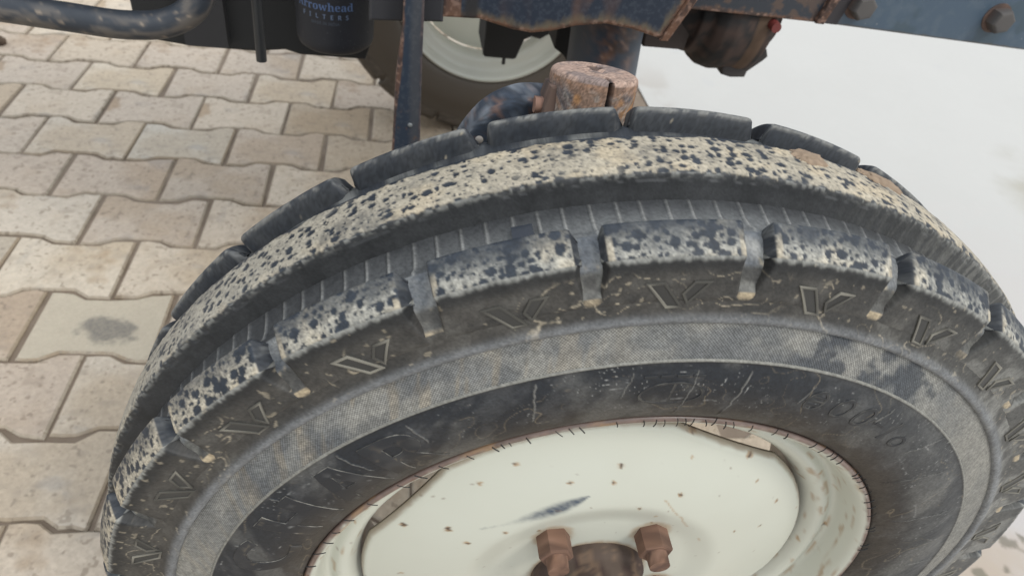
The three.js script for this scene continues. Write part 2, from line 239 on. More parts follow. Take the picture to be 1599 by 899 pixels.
        c = mix3(c, mix3(mix3(C.mudgrey, [0.36, 0.335, 0.275], thin), C.mud, 0.7 * l + 0.5 * sst(0.55, 0.8, thin)), amt * (0.65 + 0.6 * n));
        if (Math.abs(u) > 0.93) c = mix3(c, C.mud, 0.7 * sst(0.4, 0.62, vn(a * 160, b * 160, 14)) * toEdge);
        h = 0.00028 * amt + 0.0001 * (n - 0.5);
      } else if (endWall) { c = mix3([0.03, 0.033, 0.038], [0.12, 0.12, 0.115], sst(0.45, 0.75, fbm(a * 200, b * 200, 3, 21)) * 0.6 + 0.2 * dusty(deg)); }
      else if (isFar) { const w = fbm(a * 90, b * 90, 4, 23); c = mix3([0.018, 0.022, 0.029], [0.05, 0.052, 0.054], w); c = mix3(c, C.dust, 0.9 * sst(0.3562, 0.3588, r + 0.0022 * (fbm(a * 250, b * 300, 3, 2) - 0.5)) * sst(0.36, 0.52, fbm(a * 190, b * 260, 3, 4))); c = mix3(c, C.mud, 0.6 * sst(0.02, -0.05, blots(a * 150, b * 150, 0.02, 0.12, 0.35, 83))); h = 0.0003 * (w - 0.5); }
      else { c = mix3(C.deep, [0.05, 0.05, 0.05], n); }
      c = grit(c, a, b + 0.3);
      const fl = isFar ? sst(-0.119, -0.116, z) : sst(-0.010, -0.013, z), rr = r - lerp(nr, 1, fl) * inset + nr * h, zz = z - nz * (1 - fl) * inset + nz * h, q = polar(deg * D2R, rr, zz);
      return [q[0], q[1], q[2], c[0], c[1], c[2]];
    });
  }
  for (const isFar of [false, true]) for (let k = -13; k < 13; k++) { const g = lug(k, isFar); add('tread_lug', g, M.rubber, wheel); }
  return tyre;
}
// bend a flat piece (x along the tyre, y outward, z out of the sidewall) on to the sidewall
function onSide(g, deg0, r0, zAt, sink = 0.0003) {
  const p = g.attributes.position;
  for (let i = 0; i < p.count; i++) { const r = r0 + p.getY(i), th = deg0 * D2R + p.getX(i) / r0; p.setXYZ(i, r * Math.sin(th), r * Math.cos(th), zAt(r) + p.getZ(i) - sink); }
  g.computeVertexNormals(); return g;
}
const RUST_SPOTS = (x, y, k, dens) => { const b = blots(x * 36, y * 36, 0.02, 0.080, dens, k), w = (fbm(x * 520, y * 520, 2, k) - 0.5) * 0.11; return b + w + 0.08 * sst(0.52, 0.40, fbm(x * 13 + k, y * 13, 3, 7)); };
function creamColor(x, y, r, k) {
  let c = mix3(C.cream, [0.48, 0.475, 0.40], 0.5 * fbm(x * 22, y * 22, 3, k));
  const s = RUST_SPOTS(x, y, k, 0.62); c = mix3(c, [0.34, 0.20, 0.085], 0.8 * sst(0.045, 0.0, s)); c = mix3(c, C.rustdark, 0.9 * sst(0.01, -0.02, s));
  const t = blots(x * 120, y * 120, 0.02, 0.08, 0.14, k + 40); c = mix3(c, [0.22, 0.17, 0.13], 0.7 * sst(0.03, -0.02, t));
  return c;
}
const SLOTS = [-59, 24.5, 116, -152];
function buildRim(wheel, fine, M) {
  const RIM = [[0.2185, -0.0085], [0.2212, -0.0040], [0.2226, 0.0004], [0.2222, 0.0030], [0.2205, 0.0040], [0.2180, 0.0032], [0.2148, 0.0002], [0.2118, -0.0065], [0.2092, -0.0150], [0.2068, -0.0215], [0.2042, -0.0235], [0.2005, -0.0212], [0.1960, -0.0190], [0.1915, -0.0202], [0.1870, -0.0248], [0.1830, -0.0318], [0.1805, -0.0395], [0.1795, -0.0470], [0.1795, -0.0850], [0.1840, -0.0940], [0.2000, -0.1020], [0.2060, -0.1100], [0.2110, -0.1240], [0.2180, -0.1330], [0.2226, -0.1325], [0.2212, -0.1250], [0.2090, -0.1080], [0.1840, -0.0880], [0.1815, -0.060], [0.1850, -0.036], [0.205, -0.0255], [0.2100, -0.0170], [0.2185, -0.0085]];
  const P = pathOf(RIM, fine ? 0.0022 : 0.006), n = fine ? 420 : 120;
  add('rim', grid(n, P.length, (i, j) => {
    const [r, z, b] = P[j], th = (i / n) * 2 * Math.PI, x = r * Math.sin(th), y = r * Math.cos(th); let c = creamColor(x, y, r, fine ? 1 : 9);
    const rough = fbm(th * 40, z * 300, 3, 5);
    c = mix3(c, mix3([0.155, 0.085, 0.068], [0.09, 0.05, 0.038], vn(th * 90, z * 500, 8)), sst(0.2176 + 0.001 * rough, 0.2198, r + 0.0030 * (fbm(th * 24, 4, 4, 4) - 0.5)) * (z > -0.06 ? 0.9 : 0.35)); if (z > -0.02) c = mix3(c, C.rustdark, 0.8 * sst(0.2216, 0.2226, r));
    if (z < -0.0375 && (r < 0.19 || z < -0.055) && z > -0.128) c = mix3(c, [0.215, 0.155, 0.135], (0.8 + 0.4 * (fbm(x * 30 + 5, y * 30 + z * 30, 3, 7) - 0.5)) * (fine ? 1 : 0.2));
    if (z > -0.06) { const q = fbm(th * 9, b * 300, 3, 88); c = mix3(c, [0.30, 0.18, 0.085], 0.65 * sst(0.62, 0.76, q)); }
    return [x, y, z, ...c];
  }, true), M.paintedrim, wheel);
  // dished disc, its edge cut straight at four slots
  const nT = fine ? 480 : 120, edge = (th) => { let R = 0.1803; for (const s of SLOTS) { let d = th - s * D2R; d = Math.atan2(Math.sin(d), Math.cos(d)); if (Math.abs(d) < 0.6) R = Math.min(R, 0.1735 / Math.cos(d)); } return R; };
  const front = []; const nF = fine ? 90 : 24; for (let i = 0; i <= nF; i++) front.push(i / nF);
  const dish = (q) => -0.0115 + 0.0050 * sst(0.078, 0.108, q) - 0.0165 * Math.pow(Math.max(0, q - 0.10) / 0.077, 1.6);
  const steps = front.length + 10;
  add('disc', grid(nT, steps, (i, j) => {
    const th = (i / nT) * 2 * Math.PI, R = edge(th); let r, z;
    if (j < front.length) { r = lerp(0.028, R - 0.006, front[j]); z = dish(r); }
    else { const t = (j - front.length + 1) / 6, z0 = dish(R - 0.006); if (t <= 1) { r = R - 0.006 + 0.006 * Math.sin(t * 1.57); z = z0 - 0.007 * (1 - Math.cos(t * 1.57)); } else { const q = (j - front.length - 5) / 4; r = lerp(R, 0.03, q); z = lerp(z0 - 0.011, -0.018, q); } }
    const x = r * Math.sin(th), y = r * Math.cos(th); let c = creamColor(x, y, r, fine ? 21 : 29);
    if (fine) {
      // dark blue rub mark left of the nuts, rusty ring round the hub, brown wear along the edge
      const ax = -0.0950, ay = 0.0785, bx = -0.0240, by = 0.1180, dx = bx - ax, dy = by - ay, l2 = dx * dx + dy * dy, t = clamp(((x - ax) * dx + (y - ay) * dy) / l2), sag = -0.004 * Math.sin(t * Math.PI), px = x - ax - t * dx - sag * 0.5, py = y - ay - t * dy - sag, d = Math.hypot(px, py) + 0.0016 * (fbm(x * 300, y * 300, 3, 2) - 0.5), wd = 0.0016 + 0.0095 * Math.sin(Math.PI * Math.pow(t, 1.4)) * (0.5 + 0.5 * t);
      c = mix3(c, [0.045, 0.065, 0.095], sst(wd, wd * 0.25, d) * (0.35 + 0.65 * sst(0.25, 0.6, t)) * (0.55 + 0.7 * fbm(x * 500 + y * 200, y * 500, 2, 6)));
      for (const s of NUTS) { const q = Math.hypot(x - 0.0705 * Math.sin(s * D2R), y - 0.0705 * Math.cos(s * D2R)); c = mix3(c, [0.36, 0.25, 0.14], 0.6 * sst(0.0185, 0.013, q + 0.004 * (fbm(x * 200, y * 200, 2, 3) - 0.5))); }
      c = mix3(c, [0.30, 0.19, 0.10], 0.8 * sst(0.051, 0.045, r + 0.003 * (fbm(x * 200, y * 200, 2, 4) - 0.5)));
      c = mix3(c, [0.26, 0.19, 0.13], 0.7 * sst(R - 0.0030, R - 0.0008, r + 0.0022 * (fbm(x * 120, y * 120, 3, 4) - 0.5)));
      const cr = Math.abs((x - 0.052) + 0.75 * (y - 0.088) + 0.004 * (fbm(y * 90, x * 90, 3, 7) - 0.5)); if (y < 0.112 && y > 0.045 && x > 0.02) c = mix3(c, [0.36, 0.22, 0.1], 0.6 * sst(0.0011, 0.0003, cr) * sst(0.4, 0.6, vn(y * 260, 3, 3)));
    }
    return [x, y, z, ...c];
  }, true), M.painteddisc, wheel);
}
const NUTS = [-33, 33, 112, 180, -112];
const weaveMap = texture(256, 256, (u, v) => { const n = 16, a = Math.sin(u * n * Math.PI * 2 + Math.PI * Math.floor(v * n * 2)), b = Math.abs(Math.sin(v * n * Math.PI * 2)); const q = 0.5 + 0.5 * a * b; const g = tnoise(u, v, 8, 3, 5); return 0.34 + 0.66 * q * (0.7 + 0.5 * g) + 0.1 * (tnoise(u, v, 64, 2, 9) - 0.5); }, false);
weaveMap.repeat.set(1 / 0.029, 1 / 0.029);
const WM = {
  rubber: vcol(0.52, {}, true), woven: vcol(0.85, { map: weaveMap, bumpMap: weaveMap, bumpScale: 0.0004 }), paintedrim: vcol(0.34), painteddisc: vcol(0.36), rust: vcol(0.85),
};
const font = await new FontLoader().loadAsync('fonts/droid/droid_sans_bold.typeface.json');

const tractor = new THREE.Group(); tractor.name = 'tractor'; scene.add(tractor);
tractor.userData = { label: 'dark blue tractor with muddy ribbed front tyre on cream rim standing on the pavers', category: 'tractor' };
const wheel = new THREE.Group(); wheel.name = 'front_wheel'; wheel.position.set(0, WY, 0); wheel.rotation.x = 0.011; tractor.add(wheel);
wheel.userData = { label: 'large muddy front wheel nearest the viewer' };
buildTyre(wheel, true, WM); buildRim(wheel, true, WM);
{ // raised V marks, one on each lug
  const ARMS = [[[-0.0170, 0.0078], [-0.0048, -0.0086], [0.0040, -0.0086], [-0.0075, 0.0078]], [[0.0068, 0.0078], [0.0022, 0.0002], [0.0058, -0.0066], [0.0158, 0.0078]]];
  const shrink = (P, d) => P.map((p, i) => { const q = P[(i + P.length - 1) % P.length], n = P[(i + 1) % P.length], u = [p[0] - q[0], p[1] - q[1]], v = [n[0] - p[0], n[1] - p[1]], lu = Math.hypot(...u), lv = Math.hypot(...v), a = [-u[1] / lu, u[0] / lu], b = [-v[1] / lv, v[0] / lv], k = d / (1 + a[0] * b[0] + a[1] * b[1]); return [p[0] + (a[0] + b[0]) * k, p[1] + (a[1] + b[1]) * k]; });
  const shapeOf = (P) => new THREE.Shape(P.map((q) => new THREE.Vector2(...q)));
  const zU = (r) => r > 0.3252 ? lerp(0.0052, 0.0047, (r - 0.3252) / 0.009) : lerp(0.0056, 0.0052, clamp((r - 0.3135) / 0.0117));
  for (let k = -7; k <= 7; k++) {
    const deg = NEAR0 + PITCH * (k + 0.5) + 0.5;
    const own = [];
    for (const P of ARMS) {
      const frame = shapeOf(P); frame.holes.push(new THREE.Path(shrink(P, 0.0011).map((q) => new THREE.Vector2(...q))));
      const lip = new THREE.ExtrudeGeometry(frame, { depth: 0.0010, bevelEnabled: true, bevelThickness: 0.0003, bevelSize: 0.0002, bevelSegments: 2 }), floor = new THREE.ExtrudeGeometry(shapeOf(shrink(P, 0.0004)), { depth: 0.0008, bevelEnabled: false });
      paint(lip, (x, y, z) => { const a = deg * D2R * 0.325 + x, n = fbm(a * 300, y * 300, 3, 14); return mix3([0.026, 0.025, 0.023], [0.21, 0.195, 0.16], clamp(0.15 + 0.85 * sst(0.45, 0.72, n) + 0.2 * dusty(deg))); });
      paint(floor, (x, y) => { const a = deg * D2R * 0.325 + x, n = fbm(a * 260, y * 260, 3, 16); return mix3([0.024, 0.0225, 0.0205], C.dust, 0.18 * n + 0.35 * dusty(deg) * n); });
      for (const q of [lip, floor]) own.push(split(q.index ? q.toNonIndexed() : q, 0.004, true));
    }
    add('raised_mark', onSide(mergeGeometries(own), deg, 0.3245, zU, 0.0005), WM.rubber, wheel);
  }
  // raised letters of the maker's name on the lower sidewall
  for (const [ch, deg, sc] of [['C', -68.5, 1], ['H', -57.0, 1], ['A', -46.3, 1.05], ['R', -36.6, 1]]) {
    const g = new TextGeometry(ch, { font, size: 0.036, depth: 0.0006, curveSegments: 12, bevelEnabled: true, bevelThickness: 0.0004, bevelSize: 0.0004, bevelSegments: 2 });
    g.computeBoundingBox(); const b = g.boundingBox, w = b.max.x - b.min.x, hh = b.max.y - b.min.y; g.translate(-(b.min.x + w / 2), -(b.min.y + hh / 2), 0); g.scale(sc * 0.036 / Math.max(w, 0.026), 0.040 / hh, 1);
    // split long faces so that they follow the wall
    const t = split(g.index ? g.toNonIndexed() : g, 0.004);
    paint(t, (x, y, z) => { const n = fbm(x * 260 + deg, y * 260, 3, 41); return z > 0.0008 ? mix3(innerColor(deg, 0.2555 + y, deg * D2R * 0.2555 + x, y), [0.018, 0.019, 0.022], 0.5 * sst(-0.01, 0.012, y)) : mix3([0.05, 0.046, 0.04], [0.25, 0.235, 0.20], sst(0.35, 0.65, n)); });
    add('raised_letter', onSide(t, deg, 0.2555, zside, 0.0002), WM.rubber, wheel);
  }
  // oval approval mark with an upright stroke, a dashed line above it
  const ring = (rx, ry, w, x0 = 0, y0 = 0) => { const s = new THREE.Shape(); s.absellipse(x0, y0, rx, ry, 0, Math.PI * 2); const h = new THREE.Path(); h.absellipse(x0, y0, rx - w, ry - w, 0, Math.PI * 2); s.holes.push(h); return s; };
  const bar = (x, y, w, h) => new THREE.Shape([[x, y], [x + w, y], [x + w, y + h], [x, y + h]].map((q) => new THREE.Vector2(...q)));
  const raised = (shapes, deg, r0, name) => { const g = new THREE.ExtrudeGeometry(shapes, { depth: 0.0004, bevelEnabled: true, bevelThickness: 0.0002, bevelSize: 0.0003, bevelSegments: 2, curveSegments: 28 }); paint(g, (x, y) => mix3([0.020, 0.021, 0.023], [0.085, 0.082, 0.074], sst(0.45, 0.75, fbm(x * 300, y * 300, 3, 4)))); add(name, onSide(g, deg, r0, zside, 0.0001), WM.rubber, wheel); };
  raised([ring(0.0185, 0.0105, 0.0011), bar(-0.0005, -0.009, 0.0012, 0.018)], -2.4, 0.257, 'approval_mark');
  for (let i = 0; i < 4; i++) raised([bar(-0.0032, -0.0006, 0.0064, 0.0012)], -5.6 + i * 1.9, 0.2725, 'raised_dash');
  raised([ring(0.0065, 0.009, 0.0016), bar(-0.005, -0.0006, 0.010, 0.0012), bar(-0.0045, 0.0028, 0.009, 0.0011), bar(-0.0045, -0.0040, 0.009, 0.0011)], 17.5, 0.262, 'size_mark');
  raised([ring(0.0065, 0.009, 0.0018)], 22.3, 0.262, 'size_mark'); raised([ring(0.0065, 0.009, 0.0018)], 26.6, 0.262, 'size_mark'); raised([bar(-0.004, -0.0008, 0.008, 0.0018)], 30.3, 0.262, 'size_mark');
  raised([bar(-0.001, -0.009, 0.0022, 0.018)], 33, 0.262, 'size_mark'); raised([ring(0.006, 0.0055, 0.0017, 0, -0.003)], 36.4, 0.262, 'size_mark');
  // moulding whiskers hanging over the rim edge
  const R = rng(9);
  for (let x = -78; x < 78; x += 1.2 + 6.4 * R() * R() + (x < -30 ? 2 : 0)) {
    const r0 = 0.2243 + 0.004 * R() * R() * R(), r1 = 0.2196 - 0.0026 * R(), lean = (R() - 0.5) * 1.1 + 0.4, pts = [];
    for (let i = 0; i <= 4; i++) { const t = i / 4, r = lerp(r0, r1, t), th = (x + lean * t + 0.08 * Math.sin(t * 3)) * D2R; pts.push(new THREE.Vector3(r * Math.sin(th), r * Math.cos(th), 0.0062 + 0.0006 * Math.sin(t * 3) - 0.0008 * t)); }
    add('rubber_whisker', paint(new THREE.TubeGeometry(new THREE.CatmullRomCurve3(pts), 6, 0.00028 + 0.00016 * R(), 5), () => C.deep), WM.rubber, wheel);
  }
  // wear bar: a smooth block bridging two fine ribs of the groove
  const wb = new THREE.BoxGeometry(0.0108, 0.0035, 0.014, 1, 1, 1); wb.translate(0, 0.3448, -0.0265); wb.rotateZ(16.6 * D2R);
  add('wear_bar', paint(wb, () => [0.018, 0.022, 0.030]), vcol(0.25), wheel);
}
function split(g, most) { // halve long edges of a triangle soup, colours kept
  const P = g.attributes.position, K = g.attributes.color, V = (i) => [P.getX(i), P.getY(i), P.getZ(i), ...(K ? [K.getX(i), K.getY(i), K.getZ(i)] : [1, 1, 1])];
  let t = []; for (let i = 0; i < P.count; i += 3) t.push([V(i), V(i + 1), V(i + 2)]);
  for (let again = true, guard = 0; again && guard < 16; guard++) { again = false; const o = []; for (const v of t) { const l = [0, 1, 2].map((k) => Math.hypot(v[k][0] - v[(k + 1) % 3][0], v[k][1] - v[(k + 1) % 3][1], v[k][2] - v[(k + 1) % 3][2])), m = Math.max(...l); if (m > most) { again = true; const k = l.indexOf(m), a = v[k], b = v[(k + 1) % 3], c = v[(k + 2) % 3], h = a.map((q, n) => (q + b[n]) / 2); o.push([a, h, c], [h, b, c]); } else o.push(v); } t = o; }
  const r = new THREE.BufferGeometry(), pos = [], col = []; for (const v of t) for (const q of v) { pos.push(q[0], q[1], q[2]); col.push(q[3], q[4], q[5]); }
  r.setAttribute('position', new THREE.Float32BufferAttribute(pos, 3)); r.setAttribute('color', new THREE.Float32BufferAttribute(col, 3)); r.computeVertexNormals(); return r;
}
const rustColor = (x, y, z, k = 0) => { const n = fbm(x * 60 + z * 40, y * 60 + z * 30, 4, 70 + k), m = fbm(x * 220 + z * 90, y * 220 - z * 120, 3, 74 + k); let c = mix3(C.rustdark, C.rust, sst(0.3, 0.6, n)); c = mix3(c, C.rustpale, 0.8 * sst(0.5, 0.75, m)); return c; };
{ // hub cap and wheel nuts
  const prof = pathOf([[0.046, -0.012], [0.0455, -0.004], [0.0430, 0.000], [0.0420, 0.012], [0.0405, 0.0165], [0.036, 0.018], [0.031, 0.0185], [0.0295, 0.022], [0.029, 0.036], [0.026, 0.041], [0.0004, 0.043]], 0.002);
  add('hub_cap', grid(72, prof.length, (i, j) => { const [r, z] = prof[j], th = (i / 72) * Math.PI * 2, x = r * Math.sin(th), y = r * Math.cos(th); return [x, y, z, ...mix3(mix3([0.085, 0.06, 0.045], C.rustdark, sst(0.35, 0.6, fbm(x * 90, y * 90 + z * 60, 3, 8))), [0.2, 0.13, 0.08], 0.5 * sst(0.55, 0.7, fbm(x * 200, y * 200 + z * 200, 3, 9)))]; }, true), WM.rust, wheel);
  for (const [i, deg] of NUTS.entries()) {
    const hex = new THREE.Shape(); for (let k = 0; k < 6; k++) { const a = k * Math.PI / 3 + i * 0.4; hex[k ? 'lineTo' : 'moveTo'](0.0130 * Math.cos(a), 0.0130 * Math.sin(a)); } hex.closePath();
    const nut = new THREE.ExtrudeGeometry(hex, { depth: 0.0165, bevelEnabled: true, bevelThickness: 0.0015, bevelSize: 0.0015, bevelOffset: -0.0015, bevelSegments: 2, steps: 4 });
    const stud = new THREE.CylinderGeometry(0.0078, 0.0084, 0.0115, 18, 3).rotateX(Math.PI / 2).translate(0, 0, 0.022);
    const g = mergeGeometries([nut, (stud.index ? stud.toNonIndexed() : stud)]); g.translate(0.0705 * Math.sin(deg * D2R), 0.0705 * Math.cos(deg * D2R), -0.0115);
    paint(g, (x, y, z) => grit(mix3(rustColor(x, y, z, i), mix3([0.085, 0.045, 0.031], [0.215, 0.12, 0.078], sst(0.3, 0.7, fbm(x * 190 + z * 150, y * 190, 4, 6))), 0.65), x + z, y + z * 0.7, 0.5)); add('wheel_nut', g, WM.rust, wheel);
  }
}
{ // the wheel on the other side
  const far = new THREE.Group(); far.name = 'front_wheel'; far.position.set(0.055, WY, -1.4845); far.rotation.y = Math.PI; tractor.add(far);
  far.userData = { label: 'opposite front wheel seen from inside under the engine' };
  buildTyre(far, false, WM); buildRim(far, false, WM);
}

// ================================================================ the rest of the tractor
// paint worn to rust, as a texture laid over a plate by its own x and y in metres
function plateMap(x0, y0, w, h, px, py, fn) { return texture(px, py, (u, v) => fn(x0 + u * w, y0 + v * h), true, false); }
function plate(name, outline, z, depth, mat, box, bevel = 0.002, parent = tractor) {
  const g = new THREE.ExtrudeGeometry(new THREE.Shape(outline.map((q) => new THREE.Vector2(...q))), { depth, bevelEnabled: bevel > 0, bevelThickness: bevel, bevelSize: bevel, bevelOffset: -bevel, bevelSegments: 2 });
  const p = g.attributes.position, uv = g.attributes.uv; if (box) for (let i = 0; i < p.count; i++) uv.setXY(i, (p.getX(i) - box[0]) / box[2], (p.getY(i) - box[1]) / box[3]);
  g.translate(0, 0, z - depth); return add(name, g, mat, parent);
}
const segDist = (x, y, L) => { let d = 9; for (let i = 0; i < L.length - 1; i++) { const [ax, ay] = L[i], [bx, by] = L[i + 1], dx = bx - ax, dy = by - ay, t = clamp(((x - ax) * dx + (y - ay) * dy) / (dx * dx + dy * dy)); d = Math.min(d, Math.hypot(x - ax - t * dx, y - ay - t * dy)); } return d; };
{ // cast front support: dark blue, rusty along its lower edge
  const low = [[-0.114, 0.612], [-0.080, 0.613], [-0.075, 0.6135], [-0.037, 0.605], [-0.016, 0.603], [0.006, 0.607], [0.032, 0.615], [0.064, 0.620], [0.094, 0.617], [0.130, 0.609], [0.136, 0.620], [0.152, 0.660]];
  const map = plateMap(-0.12, 0.59, 0.30, 0.15, 512, 256, (x, y) => {
    const d = segDist(x, y, low), n = fbm(x * 120, y * 45, 4, 5), m = fbm(x * 300, y * 300, 3, 6);
    let c = mix3([0.014, 0.021, 0.036], [0.04, 0.05, 0.066], 0.6 * sst(0.45, 0.75, m)); c = mix3(c, [0.13, 0.10, 0.06], 0.8 * sst(0.016, 0.004, d + 0.016 * (n - 0.45))); c = mix3(c, rustColor(x, y, 0, 3), sst(0.008, 0.002, d + 0.006 * (m - 0.5)));
    if (x < -0.095) c = mix3(c, rustColor(x, y, 0, 4), 0.8); const st = fbm(x * 30, y * 9, 3, 91); c = mix3(c, C.rust, 0.6 * sst(0.6, 0.8, st)); c = mix3(c, [0.02, 0.018, 0.018], sst(0.010, 0.004, Math.abs(x + 0.084)) * 0.9); return c;
  });
  plate('front_support', [...low, [0.172, 0.720], [-0.114, 0.720]], -0.5, 0.07, new THREE.MeshStandardMaterial({ map, roughness: 0.6 }), [-0.12, 0.59, 0.30, 0.15], 0.003);
  plate('support_flange', [[0.1295, 0.6080], [0.1385, 0.6080], [0.1775, 0.700], [0.166, 0.700]], -0.4955, 0.075, vcolTex(3), null, 0.0015);
}
function vcolTex(k) { const m = texture(128, 128, (u, v) => rustColor(u * 0.2, v * 0.2, 0, k), true); m.repeat.set(6, 6); return new THREE.MeshStandardMaterial({ map: m, roughness: 0.85 }); }
{ // long side plate of the frame with its bolts
  const low = [[0.166, 0.6172], [0.293, 0.6162], [0.380, 0.6150], [0.669, 0.6052], [0.98, 0.5945]];
  const map = plateMap(0.16, 0.585, 0.84, 0.20, 1024, 256, (x, y) => {
    const d = segDist(x, y, low), n = fbm(x * 90, y * 90, 4, 15), m = fbm(x * 320, y * 320, 3, 16), right = sst(0.335, 0.40, x);
    let c = mix3([0.022, 0.026, 0.034], [0.050, 0.079, 0.112], right); c = mix3(c, [0.078, 0.105, 0.132], 0.45 * right * sst(0.45, 0.72, n)); c = mix3(c, [0.028, 0.05, 0.06], 0.5 * right * sst(0.5, 0.66, fbm(x * 25, y * 25, 4, 55)));
    c = mix3(c, [0.10, 0.06, 0.04], (1 - right) * 0.7 * sst(0.45, 0.62, n)); c = mix3(c, rustColor(x, y, 0, 7), (1 - right) * sst(0.007, 0.002, d + 0.005 * (m - 0.5))); c = mix3(c, [0.07, 0.055, 0.04], 0.7 * right * sst(0.0035, 0.0008, d + 0.003 * (n - 0.5)));
    if (blots(x * 60, y * 60, 0.02, 0.07, 0.3, 4) < 0) c = mix3(c, right > 0.5 ? [0.28, 0.28, 0.27] : [0.2, 0.12, 0.06], 0.5); return c;
  });
  plate('frame_plate', [...low, [0.98, 0.78], [0.166, 0.78]], -0.58, 0.016, new THREE.MeshStandardMaterial({ map, roughness: 0.45 }), [0.16, 0.585, 0.84, 0.20], 0.0015);
  plate('frame_rib', [[0.353, 0.6165], [0.364, 0.6162], [0.386, 0.705], [0.372, 0.705]], -0.572, 0.02, vcolTex(5), null, 0.002);
  plate('frame_rib', [[0.364, 0.6158], [0.385, 0.6153], [0.405, 0.705], [0.386, 0.705]], -0.5775, 0.02, std([0.035, 0.03, 0.032], 0.7), null, 0.001);
  for (const [i, [x, y]] of [[0.404, 0.6425], [0.600, 0.6425]].entries()) {
    const hex = new THREE.Shape(); for (let k = 0; k < 6; k++) { const a = k * Math.PI / 3 + 0.3 + i; hex[k ? 'lineTo' : 'moveTo'](0.0155 * Math.cos(a), 0.0155 * Math.sin(a)); } hex.closePath();
    const g = mergeGeometries([new THREE.ExtrudeGeometry(hex, { depth: 0.0135, bevelEnabled: true, bevelThickness: 0.005, bevelSize: 0.0035, bevelOffset: -0.0035, bevelSegments: 5 }), new THREE.CylinderGeometry(0.0185, 0.019, 0.003, 28).rotateX(Math.PI / 2).toNonIndexed()]); g.translate(x, y, -0.5785);
    paint(g, (X, Y, Z) => Z > -0.565 ? mix3([0.06, 0.055, 0.052], [0.105, 0.095, 0.088], fbm(X * 200, Y * 200, 3, 3)) : mix3([0.05, 0.038, 0.035], [0.15, 0.09, 0.065], fbm(X * 150, Y * 150, 3, 5))); add('frame_bolt', g, WM.rust, tractor);
  }
}
const hard = (pts, step) => { const out = []; for (let i = 0; i < pts.length - 1; i++) { const [a, b] = [pts[i], pts[i + 1]], n = Math.max(1, Math.round(Math.hypot(b[0] - a[0], b[1] - a[1]) / step)); for (let k = 0; k < n; k++) out.push([lerp(a[0], b[0], k / n), lerp(a[1], b[1], k / n)]); } out.push(pts.at(-1)); return out; };
{ // axle pivot: stepped rusty discs under the side plate
  const P = hard([[0.001, 0.196], [0.046, 0.198], [0.050, 0.210], [0.054, 0.218], [0.062, 0.221], [0.064, 0.234], [0.072, 0.239], [0.078, 0.247], [0.082, 0.262], [0.081, 0.284], [0.083, 0.296], [0.082, 0.309], [0.070, 0.311], [0.066, 0.320], [0.0552, 0.325], [0.0500, 0.326], [0.0495, 0.333], [0.044, 0.335], [0.040, 0.327], [0.001, 0.3245]], 0.003); 
  const g = grid(64, P.length, (i, j) => { const [r, x] = P[j], th = (i / 64) * 2 * Math.PI, y = r * Math.cos(th), z = r * Math.sin(th), n = fbm(x * 90, th * 6, 3, 5); let c = mix3([0.018, 0.017, 0.017], [0.060, 0.038, 0.030], sst(0.35, 0.7, n)); if (Math.abs(x - 0.292) < 0.008) c = mix3(c, [0.14, 0.085, 0.05], 0.6); return [x, 0.598 + y, -0.665 + z, ...c]; }, true);
  add('axle_pivot', g, WM.rust, tractor);
  plate('pivot_bracket', [[0.276, 0.522], [0.290, 0.519], [0.3105, 0.5205], [0.3115, 0.529], [0.328, 0.5455], [0.333, 0.552], [0.328, 0.561], [0.322, 0.562], [0.3145, 0.587], [0.320, 0.640], [0.262, 0.640], [0.268, 0.560]], -0.618, 0.07, std([0.042, 0.036, 0.034], 0.75), null, 0.003);
  plate('pivot_plate', [[0.158, 0.5495], [0.215, 0.5495], [0.222, 0.64], [0.150, 0.64]], -0.622, 0.05, std([0.045, 0.033, 0.028], 0.8), null, 0.002);
  const b = new THREE.CylinderGeometry(0.0062, 0.0070, 0.02, 18).rotateX(Math.PI / 2).translate(0.3035, 0.607, -0.580); add('red_bolt', b, std([0.13, 0.022, 0.018], 0.6), tractor);
}
